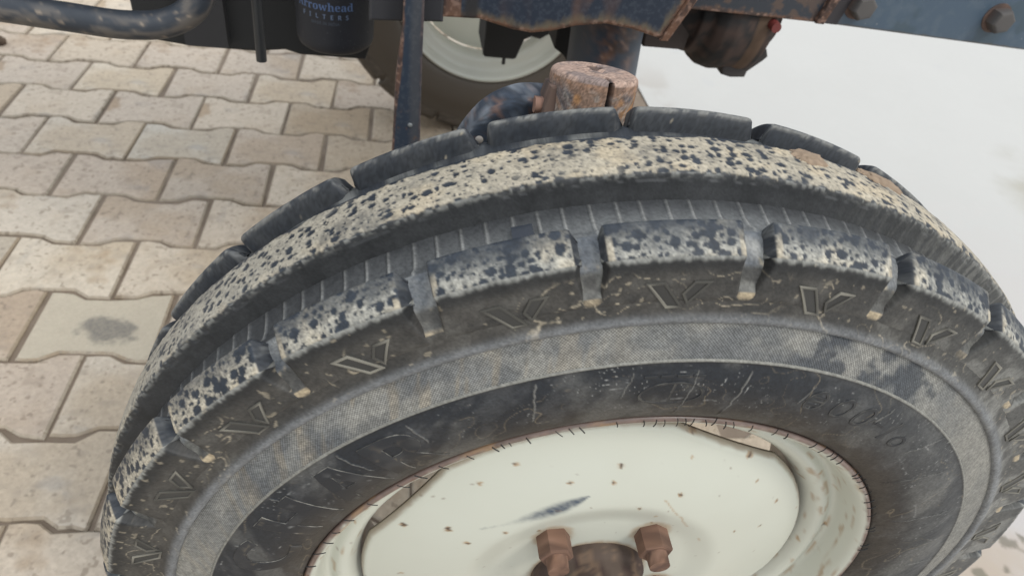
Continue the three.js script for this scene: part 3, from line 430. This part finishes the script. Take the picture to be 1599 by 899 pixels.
{ // rusty split clamp on the king pin, its bolt, the steering arm
  const clampG = new THREE.Group(); clampG.name = 'spindle_clamp'; clampG.position.set(-0.0245, 0.695, -0.2065); clampG.rotation.set(-0.21, 0, -0.03); tractor.add(clampG);
  const P = pathOf([[0.0005, -0.0008], [0.006, -0.0008], [0.0066, -0.0004], [0.0075, 0.0002], [0.020, 0.0004], [0.0280, 0.0002], [0.0302, -0.0012], [0.0310, -0.0040], [0.0308, -0.020], [0.0300, -0.036], [0.0305, -0.075]], 0.0011), N = 220, slit = 0.13;
  add('clamp_collar', grid(N, P.length, (i, j) => {
    const [r0, y0, b] = P[j], th = (i / N) * 2 * Math.PI; let r = r0, y = y0; const w = Math.atan2(Math.sin(th - slit), Math.cos(th - slit)), cut = sst(0.055, 0.03, Math.abs(w)) * sst(0.016, 0.019, r); r -= 0.011 * cut * sst(-0.0, -0.003, y0); y -= 0.0035 * cut * sst(0.031, 0.02, r0);
    const ripple = 0.0005 * (fbm(th * 40, b * 1300, 3, 14) - 0.5) + 0.0006 * (fbm(th * 8, b * 160, 3, 4) - 0.5); r += ripple;
    const x = r * Math.sin(th), z = r * Math.cos(th), n = fbm(x * 70 + y * 40, z * 70 + y * 60, 4, 31), m = fbm(x * 260, z * 260 + y * 260, 3, 33); let c;
    if (y0 > -0.003) c = mix3(mix3([0.26, 0.17, 0.13], [0.38, 0.27, 0.21], fbm(x * 500, z * 500, 2, 36)), [0.13, 0.105, 0.10], 0.7 * sst(0.52, 0.7, n));
    else { c = mix3([0.085, 0.088, 0.10], [0.21, 0.135, 0.095], sst(0.36, 0.60, n)); c = mix3(c, [0.32, 0.16, 0.06], 0.75 * sst(0.60, 0.78, fbm(th * 3, y * 60, 3, 35))); c = mix3(c, [0.27, 0.24, 0.21], 0.6 * sst(0.55, 0.75, m)); c = mix3(c, [0.24, 0.14, 0.09], 0.7 * sst(-0.012, -0.004, y0)); }
    if (Math.hypot(x - 0.002, z + 0.012) < 0.006) { c = mix3(c, C.rustdark, 0.8); y -= 0.0012; }
    c = grit(c, x + z, y + z * 0.6, 0.8); c = mix3(c, [0.008, 0.006, 0.006], cut);
    return [x, y, z, ...c];
  }, true), WM.rust, clampG);
  const ear = new THREE.ExtrudeGeometry(new THREE.Shape([[-0.0345, -0.07], [-0.034, -0.026], [-0.031, -0.012], [-0.02, -0.009], [-0.02, -0.07]].map((q) => new THREE.Vector2(...q))), { depth: 0.02, bevelEnabled: true, bevelSize: 0.002, bevelThickness: 0.002, bevelSegments: 2, steps: 6 }).translate(0, 0, -0.009);
  add('clamp_ear', paint(ear, (x, y, z) => mix3(rustColor(x, y, z, 6), [0.07, 0.06, 0.055], 0.5)), WM.rust, clampG);
  const bolt = new THREE.CylinderGeometry(0.0062, 0.0062, 0.0065, 6, 2).rotateZ(Math.PI / 2).translate(-0.0375, -0.026, 0.004); add('clamp_bolt', paint(mergeGeometries([bolt.toNonIndexed(), new THREE.CylinderGeometry(0.004, 0.004, 0.074, 12).rotateZ(Math.PI / 2).translate(0.002, -0.026, 0.004).toNonIndexed()]), (x, y, z) => mix3(rustColor(x, y, z, 8), [0.27, 0.155, 0.115], 0.6)), WM.rust, clampG);
  const nutG = new THREE.CylinderGeometry(0.0065, 0.0065, 0.010, 6).rotateZ(Math.PI / 2).translate(0.036, -0.026, 0.012); add('clamp_nut', paint(nutG, (x, y, z) => mix3(rustColor(x, y, z, 9), C.rustpale, 0.3)), WM.rust, clampG);
  // steering arm: a forged bar that leaves the clamp and curves down towards the engine
  const ctr = new THREE.CatmullRomCurve3([[-0.030, 0.662, -0.225], [-0.052, 0.662, -0.218], [-0.072, 0.6615, -0.215], [-0.088, 0.653, -0.214], [-0.100, 0.636, -0.216], [-0.108, 0.612, -0.222], [-0.112, 0.585, -0.235]].map((q) => new THREE.Vector3(...q))), F = ctr.computeFrenetFrames(60, false), nA = 28;
  add('steering_arm', grid(nA, 61, (i, j) => { const t = j / 60, c = ctr.getPointAt(t), T = F.tangents[j], Zd = new THREE.Vector3(0, 0, 1), Up = new THREE.Vector3().crossVectors(Zd, T).normalize(); if (Up.y < 0) Up.negate(); const S = new THREE.Vector3().crossVectors(T, Up).normalize(); const th = (i / nA) * Math.PI * 2, sq = (v) => Math.sign(v) * Math.pow(Math.abs(v), 0.42), hw = lerp(0.0115, 0.0125, sst(0, 0.5, t)), hd = 0.015; const q = c.clone().addScaledVector(Up, hw * sq(Math.sin(th))).addScaledVector(S, hd * sq(Math.cos(th)));
    const n = fbm(q.x * 90, q.y * 90 + q.z * 60, 4, 44), m = fbm(q.x * 240, q.y * 240 + q.z * 200, 3, 45); let col = mix3([0.020, 0.028, 0.042], [0.085, 0.10, 0.12], sst(0.4, 0.7, n) * (0.4 + 0.6 * sst(-0.2, 0.7, Math.sin(th)))); col = mix3(col, rustColor(q.x, q.y, q.z, 2), clamp(sst(0.60, 0.74, m) * 0.6 + 0.8 * sst(0.20, 0.05, t))); col = mix3(col, [0.15, 0.16, 0.175], 0.55 * sst(0.5, 0.95, Math.sin(th)) * sst(0.3, 0.6, n)); return [q.x, q.y, q.z, ...grit(col, q.x + q.z, q.y, 0.7)]; }, true), vcol(0.85), tractor);
  add('arm_rivet', new THREE.SphereGeometry(0.0031, 16, 12).scale(1, 1, 0.6).translate(-0.1015, 0.6405, -0.1985), std([0.22, 0.20, 0.18], 0.7), tractor);
}
{ // king pin housing and the axle tube behind it
  const P = pathOf([[0.0455, 0.40], [0.0450, 0.50], [0.0445, 0.54], [0.0440, 0.580], [0.0450, 0.61], [0.0470, 0.70]], 0.004);
  add('spindle_housing', grid(64, P.length, (i, j) => { const [r, y] = P[j], th = (i / 64) * Math.PI * 2, x = 0.0925 + (y - 0.56) * -0.07 + r * Math.sin(th), z = -0.575 + r * Math.cos(th), n = fbm(x * 60, y * 60, 4, 64); let c = mix3([0.022, 0.032, 0.048], [0.07, 0.085, 0.105], n * sst(-0.3, 0.9, Math.sin(th))); c = mix3(c, rustColor(x, y, z, 5), clamp(1.2 - Math.abs(th > 3.14 ? th - 6.28 : th) * 1.2) * sst(0.35, 0.6, n) * sst(0.53, 0.57, y)); return [x, y, z, ...c]; }, true), vcol(0.5), tractor);  // right side painted paler as if lit, rust down the front
  const beam = new THREE.BoxGeometry(0.11, 0.11, 0.62, 1, 1, 1).translate(0.055, 0.625, -0.93); add('axle_beam', beam, std([0.014, 0.014, 0.016], 0.7), tractor);
  { // axle arm from the housing to the king pin, hidden by the tyre from the front
    const arm = new THREE.CatmullRomCurve3([[0.10, 0.44, -0.575], [0.09, 0.40, -0.52], [0.03, 0.37, -0.36], [-0.018, 0.365, -0.215]].map((q) => new THREE.Vector3(...q)));
    add('axle_arm', new THREE.TubeGeometry(arm, 40, 0.036, 24), std([0.02, 0.026, 0.036], 0.7), tractor);
    add('king_pin', new THREE.CylinderGeometry(0.022, 0.026, 0.36, 28).translate(-0.0245, 0.49, -0.2065), std([0.03, 0.028, 0.03], 0.7), tractor);
    add('wheel_hub', new THREE.CylinderGeometry(0.055, 0.06, 0.16, 32).rotateX(Math.PI / 2).translate(0, WY, -0.12), std([0.025, 0.022, 0.02], 0.8), tractor);
    add('strut_foot', new THREE.BoxGeometry(0.07, 0.008, 0.06).translate(-0.148, 0.326, -0.49), std([0.022, 0.028, 0.04], 0.7), tractor);
  }
  plate('axle_knuckle', [[-0.010, 0.56], [-0.0075, 0.379], [-0.004, 0.376], [0.047, 0.3755], [0.052, 0.378], [0.062, 0.412], [0.074, 0.419], [0.090, 0.416], [0.10, 0.423], [0.118, 0.432], [0.20, 0.44], [0.20, 0.56]], -0.95, 0.10, std([0.010, 0.010, 0.010], 0.8), null, 0.003);
  add('grease_nipple', new THREE.CylinderGeometry(0.003, 0.0035, 0.014, 10).translate(0.031, 0.371, -0.953), std([0.012, 0.011, 0.01], 0.6), tractor);
}
plate('axle_web', [[0.064, 0.513], [0.075, 0.50], [0.11, 0.49], [0.12, 0.62], [0.047, 0.62], [0.050, 0.522]], -0.66, 0.05, std([0.014, 0.0125, 0.012], 0.8), null, 0.002);
{ // flat bar strut in front of the opposite wheel
  const map = plateMap(-0.18, 0.30, 0.08, 0.36, 128, 512, (x, y) => { const xl = lerp(-0.1630, -0.1555, sst(0.464, 0.60, y)), xr = lerp(-0.131, -0.1340, sst(0.464, 0.6, y)), n = fbm(x * 160, y * 90, 4, 9), m = fbm(x * 300, y * 300, 3, 10); let c = mix3([0.018, 0.028, 0.046], [0.05, 0.06, 0.075], 0.6 * sst(0.5, 0.75, m)); c = mix3(c, rustColor(x, y, 0, 11), clamp(0.8 * sst(0.0032, 0.0012, x - xl + 0.002 * (n - 0.5)) + 0.35 * sst(0.0035, 0.001, xr - x + 0.003 * (n - 0.5)) + 0.6 * sst(0.62, 0.74, n) * sst(0.53, 0.47, y))); return mix3(c, [0.09, 0.085, 0.08], 0.35 * sst(0.009, 0.002, Math.abs(x - xr + 0.007))); });
  plate('strut_bar', [[-0.166, 0.33], [-0.130, 0.33], [-0.131, 0.464], [-0.133, 0.552], [-0.134, 0.66], [-0.1545, 0.66], [-0.1555, 0.601], [-0.161, 0.55], [-0.163, 0.464]], -0.48, 0.012, new THREE.MeshStandardMaterial({ map, roughness: 0.6 }), [-0.18, 0.30, 0.08, 0.36], 0.0015);
  add('strut_bolt', new THREE.SphereGeometry(0.0028, 14, 10).scale(1, 1, 0.6).translate(-0.1435, 0.4935, -0.4785), std([0.16, 0.17, 0.17], 0.5), tractor);
}
plate('control_box', [[-0.190, 0.6015], [-0.1125, 0.6065], [-0.1125, 0.70], [-0.190, 0.70]], -0.5, 0.12, std([0.030, 0.030, 0.034], 0.55), null, 0.003);
{ // dusty bent steel pipe
  const ctr = new THREE.CatmullRomCurve3([[-0.95, 0.612, -0.5], [-0.70, 0.595, -0.5], [-0.545, 0.5835, -0.5], [-0.488, 0.579, -0.5], [-0.430, 0.5755, -0.5], [-0.392, 0.580, -0.503], [-0.364, 0.598, -0.506], [-0.350, 0.630, -0.51], [-0.345, 0.70, -0.51]].map((q) => new THREE.Vector3(...q)), false, 'centripetal');
  const g = new THREE.TubeGeometry(ctr, 260, 0.0142, 28); const nn = g.attributes.normal;
  paint(g, (x, y, z, i) => { const th = Math.atan2(nn.getZ(i), nn.getY(i)), n = fbm(x * 60, th * 2.2, 4, 95), s = blots(x * 110, th * 1.6, 0.05, 0.28, 0.45, 95) + 0.3 * (fbm(x * 300, th * 7, 2, 4) - 0.5), band = sst(0.2, 1.2, th) * sst(2.9, 1.9, th); let c = mix3([0.014, 0.019, 0.028], [0.055, 0.06, 0.066], 0.6 * n); return mix3(c, [0.25, 0.20, 0.15], clamp(0.55 * sst(0.12, -0.1, s) * (0.3 + band) + 0.3 * band * sst(0.42, 0.65, n))); });
  add('bent_pipe', g, vcol(0.5), tractor);
}
{ // oil filter with printed lettering
  const W = 1024, H = 512, cv = document.createElement('canvas'); cv.width = W; cv.height = H; const cx = cv.getContext('2d'); // 1024 px go round 0.2827 m
  cx.fillStyle = '#191b22'; cx.fillRect(0, 0, W, H);
  const R = rng(33); for (let i = 0; i < 900; i++) { const x = R() * W, y = 200 + R() * 312, r = 0.8 + 2.2 * R() * R(); cx.fillStyle = `rgba(140,135,130,${0.12 + 0.3 * R()})`; if (x > 500 || R() < 0.15) { cx.beginPath(); cx.arc(x, y, r, 0, 7); cx.fill(); } }
  cx.textAlign = 'center'; cx.fillStyle = '#2a3652'; cx.fillRect(352, 236, 250, 7);
  cx.font = 'bold 43px serif'; cx.fillStyle = '#4c6288'; cx.fillText('Arrowhead', 478, 300);
  cx.font = 'bold 26px sans-serif'; cx.fillStyle = '#5d6c85'; 'FILTERS'.split('').forEach((ch, i) => cx.fillText(ch, 388 + i * 31, 334));
  cx.font = '17px sans-serif'; cx.fillStyle = '#454e5c'; cx.fillText('MADE IN INDIA', 482, 358);
  const t = new THREE.CanvasTexture(cv); t.colorSpace = THREE.SRGBColorSpace; t.wrapS = THREE.RepeatWrapping;
  const prof = [[0.0005, 0.5290], [0.030, 0.5290], [0.038, 0.5300], [0.0425, 0.5335], [0.0447, 0.5390], [0.0450, 0.546], [0.0450, 0.58], [0.0450, 0.67], [0.0450, 0.70]], n = 72;
  const g = grid(n + 1, prof.length, (i, j) => { const th = (i / n) * 2 * Math.PI - Math.PI, [r, y] = prof[j]; return [-0.233 + r * Math.sin(th), y, -0.605 + r * Math.cos(th), 1, 1, 1]; }, false, (i, j) => [i / n, (prof[j][1] - 0.525) / 0.1414]);
  add('oil_filter', g, new THREE.MeshStandardMaterial({ map: t, roughness: 0.62 }), tractor);
}
{ // engine underside, hanging tube, unseen bodywork above added for its shade
  const black = std([0.010, 0.0105, 0.011], 0.7);
  plate('engine_sump', [[-0.475, 0.52], [-0.464, 0.4965], [-0.413, 0.4905], [-0.336, 0.4905], [-0.300, 0.4955], [-0.281, 0.4905], [-0.2, 0.4905], [-0.19, 0.52], [-0.19, 0.60], [-0.475, 0.60]], -0.65, 0.22, black, null, 0.004);
  add('engine_block', new THREE.BoxGeometry(1.05, 0.36, 0.28).translate(-0.46, 0.76, -0.79), black, tractor);
  add('engine_rib', new THREE.BoxGeometry(0.05, 0.20, 0.03).translate(-0.39, 0.60, -0.645), std([0.018, 0.018, 0.02], 0.6), tractor);
  const tube = new THREE.CylinderGeometry(0.0056, 0.0056, 0.19, 18).translate(0, 0.6335, 0); tube.rotateZ(-0.02); add('drain_tube', tube.translate(-0.3175, 0, -0.52), std([0.014, 0.015, 0.016], 0.45), tractor);
  const unseen_hood = new THREE.ExtrudeGeometry(new THREE.Shape([[-0.19, 0.93], [0.19, 0.93], [0.185, 1.10], [0.15, 1.14], [-0.15, 1.14], [-0.185, 1.10]].map((q) => new THREE.Vector2(...q))), { depth: 1.7, bevelEnabled: true, bevelSize: 0.01, bevelThickness: 0.01, bevelSegments: 2 }).rotateY(Math.PI / 2).translate(-1.05, 0, -0.76); add('unseen_hood', unseen_hood, std([0.02, 0.05, 0.14], 0.35), tractor);
}

// ================================================================ the ground
const gx = -0.93361, gz = -1.30326, ga = -0.012984, PL = 0.2050, PW = 0.14548;
const pave = (u, v) => [gx + u * Math.cos(ga) + v * Math.sin(ga), gz - u * Math.sin(ga) + v * Math.cos(ga)];
{ // soil bed under and between the pavers
  const nx = 350, nz = 380, x0 = -2.15, z0 = -2.95, w = 2.73, d = 3.6;
  const g = grid(nx, nz, (i, j) => {
    const x = x0 + (w * i) / (nx - 1), z = z0 + (d * j) / (nz - 1), n = fbm(x * 5, z * 5, 4, 3), m = fbm(x * 40, z * 40, 3, 8), lump = sst(0.52, 0.80, n) * 0.0030 + 0.0030 * sst(0.10, 0.01, Math.hypot((x + 0.62) * 1.2, (z + 0.54) * 0.8) + 0.06 * (m - 0.5)) + 0.0045 * sst(0.06, 0.01, Math.hypot(x + 0.47, (z + 0.30) * 0.7) + 0.05 * (m - 0.5)), y = -0.0076 + 0.003 * (m - 0.5) + lump;
    const c = mix3([0.15, 0.112, 0.08], [0.225, 0.175, 0.13], m); return [x, y, z, ...c];
  });
  const soil = add('soil_bed', g, vcol(0.95), scene); soil.userData = { kind: 'structure', label: 'brown soil filling the joints between the pavers' };
}
const pavement = new THREE.Group(); pavement.name = 'pavement'; scene.add(pavement); pavement.userData = { kind: 'structure', label: 'pale interlocking concrete pavers with wavy long edges', };
{
  const colour = texture(512, 512, (u, v) => { const n = tnoise(u, v, 4, 5, 1), m = tnoise(u, v, 32, 4, 2), s = tnoise(u, v, 12, 4, 6), gr = tnoise(u, v, 128, 2, 4); let c = [0.93, 0.93, 0.93]; c = mix3(c, [0.77, 0.715, 0.64], 0.8 * sst(0.42, 0.7, n)); c = mix3(c, [0.64, 0.66, 0.70], 0.6 * sst(0.64, 0.80, s)); c = mix3(c, [0.55, 0.53, 0.51], 0.5 * sst(0.58, 0.8, m)); const br = tnoise(u, v, 6, 4, 16); c = mix3(c, [0.62, 0.53, 0.43], 0.75 * sst(0.60, 0.74, br)); c = mix3(c, [0.45, 0.42, 0.39], 0.6 * sst(0.70, 0.80, tnoise(u, v, 80, 2, 23))); const k = 0.86 + 0.28 * gr; return c.map((q) => q * k); });
  const relief = texture(512, 512, (u, v) => 0.5 * tnoise(u, v, 16, 4, 12) + 0.5 * tnoise(u, v, 128, 2, 14), false);
  for (const t of [colour, relief]) t.repeat.set(1 / 0.62, 1 / 0.62);
  const tints = [[0.530, 0.446, 0.349], [0.503, 0.420, 0.328], [0.553, 0.473, 0.372], [0.476, 0.393, 0.301], [0.522, 0.441, 0.345], [0.453, 0.371, 0.293], [0.508, 0.438, 0.354], [0.462, 0.384, 0.306], [0.489, 0.438, 0.367], [0.431, 0.358, 0.284]];
  const mats = tints.map((t) => new THREE.MeshStandardMaterial({ color: new THREE.Color().setRGB(...t), map: colour, bumpMap: relief, bumpScale: 0.0035, roughness: 0.88 }));
  const dirtyShaded = new THREE.MeshStandardMaterial({ color: new THREE.Color().setRGB(0.42, 0.34, 0.25), map: colour, bumpMap: relief, bumpScale: 0.0035, roughness: 0.92 });  // dirt and soft shade painted brown beside the strut and behind the wheel
  const stainMap = texture(256, 192, (u, v) => { const x = (u - 0.5) * 0.2, y = (v - 0.5) * 0.15, n = fbm(x * 60, y * 60, 4, 7), m = fbm(x * 300, y * 300, 3, 8); let c = mix3([0.52, 0.455, 0.35], [0.48, 0.415, 0.32], n); const d = Math.hypot((x - 0.018 + 0.25 * (y + 0.012)) / 0.058, (y + 0.010) / 0.036) + 0.9 * (n - 0.5); c = mix3(c, [0.15, 0.14, 0.125], 0.85 * sst(1.0, 0.55, d) * (0.55 + 0.6 * m)); return c.map((q) => q * (0.92 + 0.16 * m)); }, true, false);
  const edgeMat = new THREE.MeshStandardMaterial({ color: new THREE.Color().setRGB(0.42, 0.355, 0.275), map: colour, roughness: 0.95 });
  const variants = [];
  for (let k = 0; k < 9; k++) {
    const R = rng(900 + k), a = 0.0082, hl = PL / 2 - 0.0030, hw = PW / 2 - 0.0028, j = () => (R() - 0.5) * (R() < 0.18 ? 0.009 : 0.0036), top = [], nO = [];
    const prof = [[-hl, a], [-0.82 * hl, a], [-0.64 * hl, a * 0.9], [-0.40 * hl, -a], [0, -a], [0.40 * hl, -a], [0.64 * hl, a * 0.9], [0.82 * hl, a], [hl, a]];
    const ring = []; for (const [x, w] of prof) ring.push([x + j(), -(hw + w) + j()]); for (const [x, w] of prof.slice().reverse()) ring.push([x + j(), hw + w + j()]);
    const sh = new THREE.Shape(ring.map((q) => new THREE.Vector2(q[0], -q[1])).reverse());
    const g = new THREE.ExtrudeGeometry(sh, { depth: 0.03, bevelEnabled: true, bevelThickness: 0.0035, bevelSize: 0.0032, bevelOffset: -0.0032, bevelSegments: 1 });
    g.rotateX(-Math.PI / 2); g.computeBoundingBox(); g.translate(0, -g.boundingBox.max.y, 0);
    const p = g.attributes.position, uv = g.attributes.uv, ox = R() * 5, oz = R() * 5; for (let i = 0; i < p.count; i++) uv.setXY(i, p.getX(i) + ox, p.getZ(i) + oz);
    variants.push(g);
  }
  const stainG = variants[2].clone(); { const p = stainG.attributes.position, uv = stainG.attributes.uv.clone(); for (let i = 0; i < p.count; i++) uv.setXY(i, 0.5 + p.getX(i) / 0.2, 0.5 - p.getZ(i) / 0.15); stainG.setAttribute('uv', uv); }
  const R = rng(5);
  for (let k = -10; k <= 12; k++) for (let i = -6; i <= 10; i++) {
    const half = ((k % 2) + 2) % 2 ? 0.5 : 0, u = (i + 0.5 + half) * PL, v = (k + 0.5) * PW, [x, z] = pave(u, v), q = [R(), R(), R(), R(), R(), R()];
    if (x > 0.465 || x < -2.02) continue;
    const stained = k === 4 && i === 1;
    const m = add('paver', stained ? stainG : variants[Math.floor(q[0] * 9)], stained ? new THREE.MeshStandardMaterial({ map: stainMap, bumpMap: relief, bumpScale: 0.003, roughness: 0.9 }) : Math.hypot(x + 0.22, (z + 1.28) * 0.9) < 0.17 || Math.hypot((x - 0.14) * 0.85, z + 0.35) < 0.33 ? dirtyShaded : mats[Math.floor(q[1] * mats.length)], pavement); m.material = [m.material, edgeMat];
    m.position.set(x + (q[2] - 0.5) * 0.002, (q[3] - 0.5) * 0.0030 - 0.0016, z + (q[4] - 0.5) * 0.002); m.rotation.set((q[5] - 0.5) * 0.016, ga + (q[2] - 0.5) * 0.012, (q[4] - 0.5) * 0.012);
  }
}
{ // pale concrete yard to the right and the wide ground beyond
  const map = texture(1024, 1024, (u, v) => { // 3.4 m square from x = 0.4, z = -2.8
    const x = 0.40 + u * 3.4, z = -2.8 + v * 3.4, n = fbm(x * 4, z * 4, 5, 1), m = fbm(x * 60, z * 60, 3, 2); let c = mix3([0.440, 0.424, 0.392], [0.418, 0.402, 0.371], n); c = c.map((q) => q * (0.99 + 0.02 * m));
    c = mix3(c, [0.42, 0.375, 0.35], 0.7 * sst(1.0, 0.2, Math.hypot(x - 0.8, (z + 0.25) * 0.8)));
    const near = sst(0.16, 0.02, Math.hypot((x - 0.69) * 0.8, z + 0.14) + 0.10 * (fbm(x * 22, z * 22, 4, 9) - 0.5)); c = mix3(c, [0.36, 0.28, 0.20], 0.75 * near); if (near > 0.25) c = mix3(c, [0.10, 0.085, 0.05], 0.7 * sst(0.55, 0.66, fbm(x * 40, z * 40, 4, 19)));
    const patch = sst(0.26, 0.05, Math.hypot(x - 1.70, (z + 0.98) * 0.55) + 0.22 * (fbm(x * 9, z * 9, 4, 29) - 0.5)); c = mix3(c, [0.27, 0.24, 0.175], 0.8 * patch);
    const st = blots(x * 3.1, z * 3.1, 0.02, 0.06, 0.5, 7) + 0.05 * (m - 0.5); c = mix3(c, [0.40, 0.39, 0.375], 0.35 * sst(0.05, -0.02, st));
    c = mix3(c, [0.34, 0.30, 0.26], 0.75 * sst(0.12, 0.0, Math.abs(x - 0.62 + 0.16 * (n - 0.5)) + 0.1 * sst(-1.75, -1.5, z) + 0.20 * (fbm(x * 14, z * 14, 4, 39) - 0.42)) * sst(-1.95, -1.6, z) * sst(-1.3, -1.55, z));
    return c;
  }, true, false);
  const g = new THREE.PlaneGeometry(3.23, 3.4, 1, 1).rotateX(-Math.PI / 2).translate(2.185, -0.002, -1.1);
  const uv = g.attributes.uv, p = g.attributes.position; for (let i = 0; i < p.count; i++) uv.setXY(i, (p.getX(i) - 0.4) / 3.4, (p.getZ(i) + 2.8) / 3.4);
  const yard = add('concrete_yard', g, new THREE.MeshStandardMaterial({ map, roughness: 0.4 }), scene); yard.userData = { kind: 'structure', label: 'pale smooth concrete beside the pavers' };
  const t2 = texture(256, 256, (u, v) => mix3([0.60, 0.585, 0.56], [0.50, 0.47, 0.43], tnoise(u, v, 4, 5, 3)), true); t2.repeat.set(30, 30);
  const gr = add('ground', new THREE.PlaneGeometry(160, 160).rotateX(-Math.PI / 2).translate(0, -0.03, 0), new THREE.MeshStandardMaterial({ map: t2, roughness: 0.9 }), scene); gr.userData = { kind: 'structure', label: 'pale concrete ground around' };
}
// ================================================================ small loose things
function lump(name, at, size, seed, colorFn, label, category, group) {
  const g = mergeVertices(new THREE.IcosahedronGeometry(1, 12).deleteAttribute('normal').deleteAttribute('uv')), p = g.attributes.position;
  for (let i = 0; i < p.count; i++) { const x = p.getX(i), y = p.getY(i), z = p.getZ(i), k = 0.62 + 0.5 * fbm(x * 2.2 + seed, z * 2.2 + y, 4, seed) + 0.25 * (fbm(x * 9, z * 9 + y * 5, 3, seed + 3) - 0.5); p.setXYZ(i, x * k * size[0], y * k * size[1], z * k * size[2]); }
  g.computeVertexNormals(); paint(g, colorFn); const m = top(name, g, vcol(0.95), label, category, group); m.position.set(...at); return m;
}
const clodAt = (deg, z) => { const r = 0.3617, th = deg * D2R; return [r * Math.sin(th), WY + r * Math.cos(th) - 0.0005, z]; };
for (const [deg, z, s, seed, label] of [[10.9, -0.071, [0.0150, 0.0036, 0.0095], 3, 'brown clod of dried mud on the middle tread rib right of the clamp'], [20.2, -0.077, [0.0220, 0.0034, 0.0080], 8, 'long brown mud clod at the far edge of the rib near the pale concrete']]) {
  const m = lump('mud_clod', clodAt(deg, z), s, seed, (x, y, zz) => mix3([0.15, 0.105, 0.07], [0.30, 0.22, 0.15], fbm(x * 500, zz * 500 + y * 300, 3, seed)), label, 'mud clod'); m.rotation.z = -deg * D2R;
}
{ const th = 0.0 * D2R; const m = lump('brick_chip', [0, 0, 0], [0.0018, 0.001, 0.0015], 5, () => [0.50, 0.13, 0.06], 'tiny orange chip on the tread lug below the groove', 'chip'); const q = [(0.3506) * Math.sin(-0.6 * D2R), WY + 0.3508 * Math.cos(-0.6 * D2R), -0.0045]; m.position.set(...q);
  const m2 = lump('brick_chip', [0, 0, 0], [0.0026, 0.0014, 0.0012], 6, () => [0.42, 0.20, 0.09], 'small orange brown chip stuck to the sidewall by a raised V mark', 'chip'); m2.position.set(0.3185 * Math.sin(-3.2 * D2R), WY + 0.3185 * Math.cos(-3.2 * D2R), 0.0062); }
lump('stone', [-1.165, 0.006, -1.66], [0.016, 0.014, 0.018], 12, (x, y, z) => mix3([0.05, 0.035, 0.025], [0.12, 0.08, 0.05], fbm(x * 90, z * 90, 3, 2)), 'dark brown stone lying on the pavers', 'stone');

renderer.render(scene, camera);
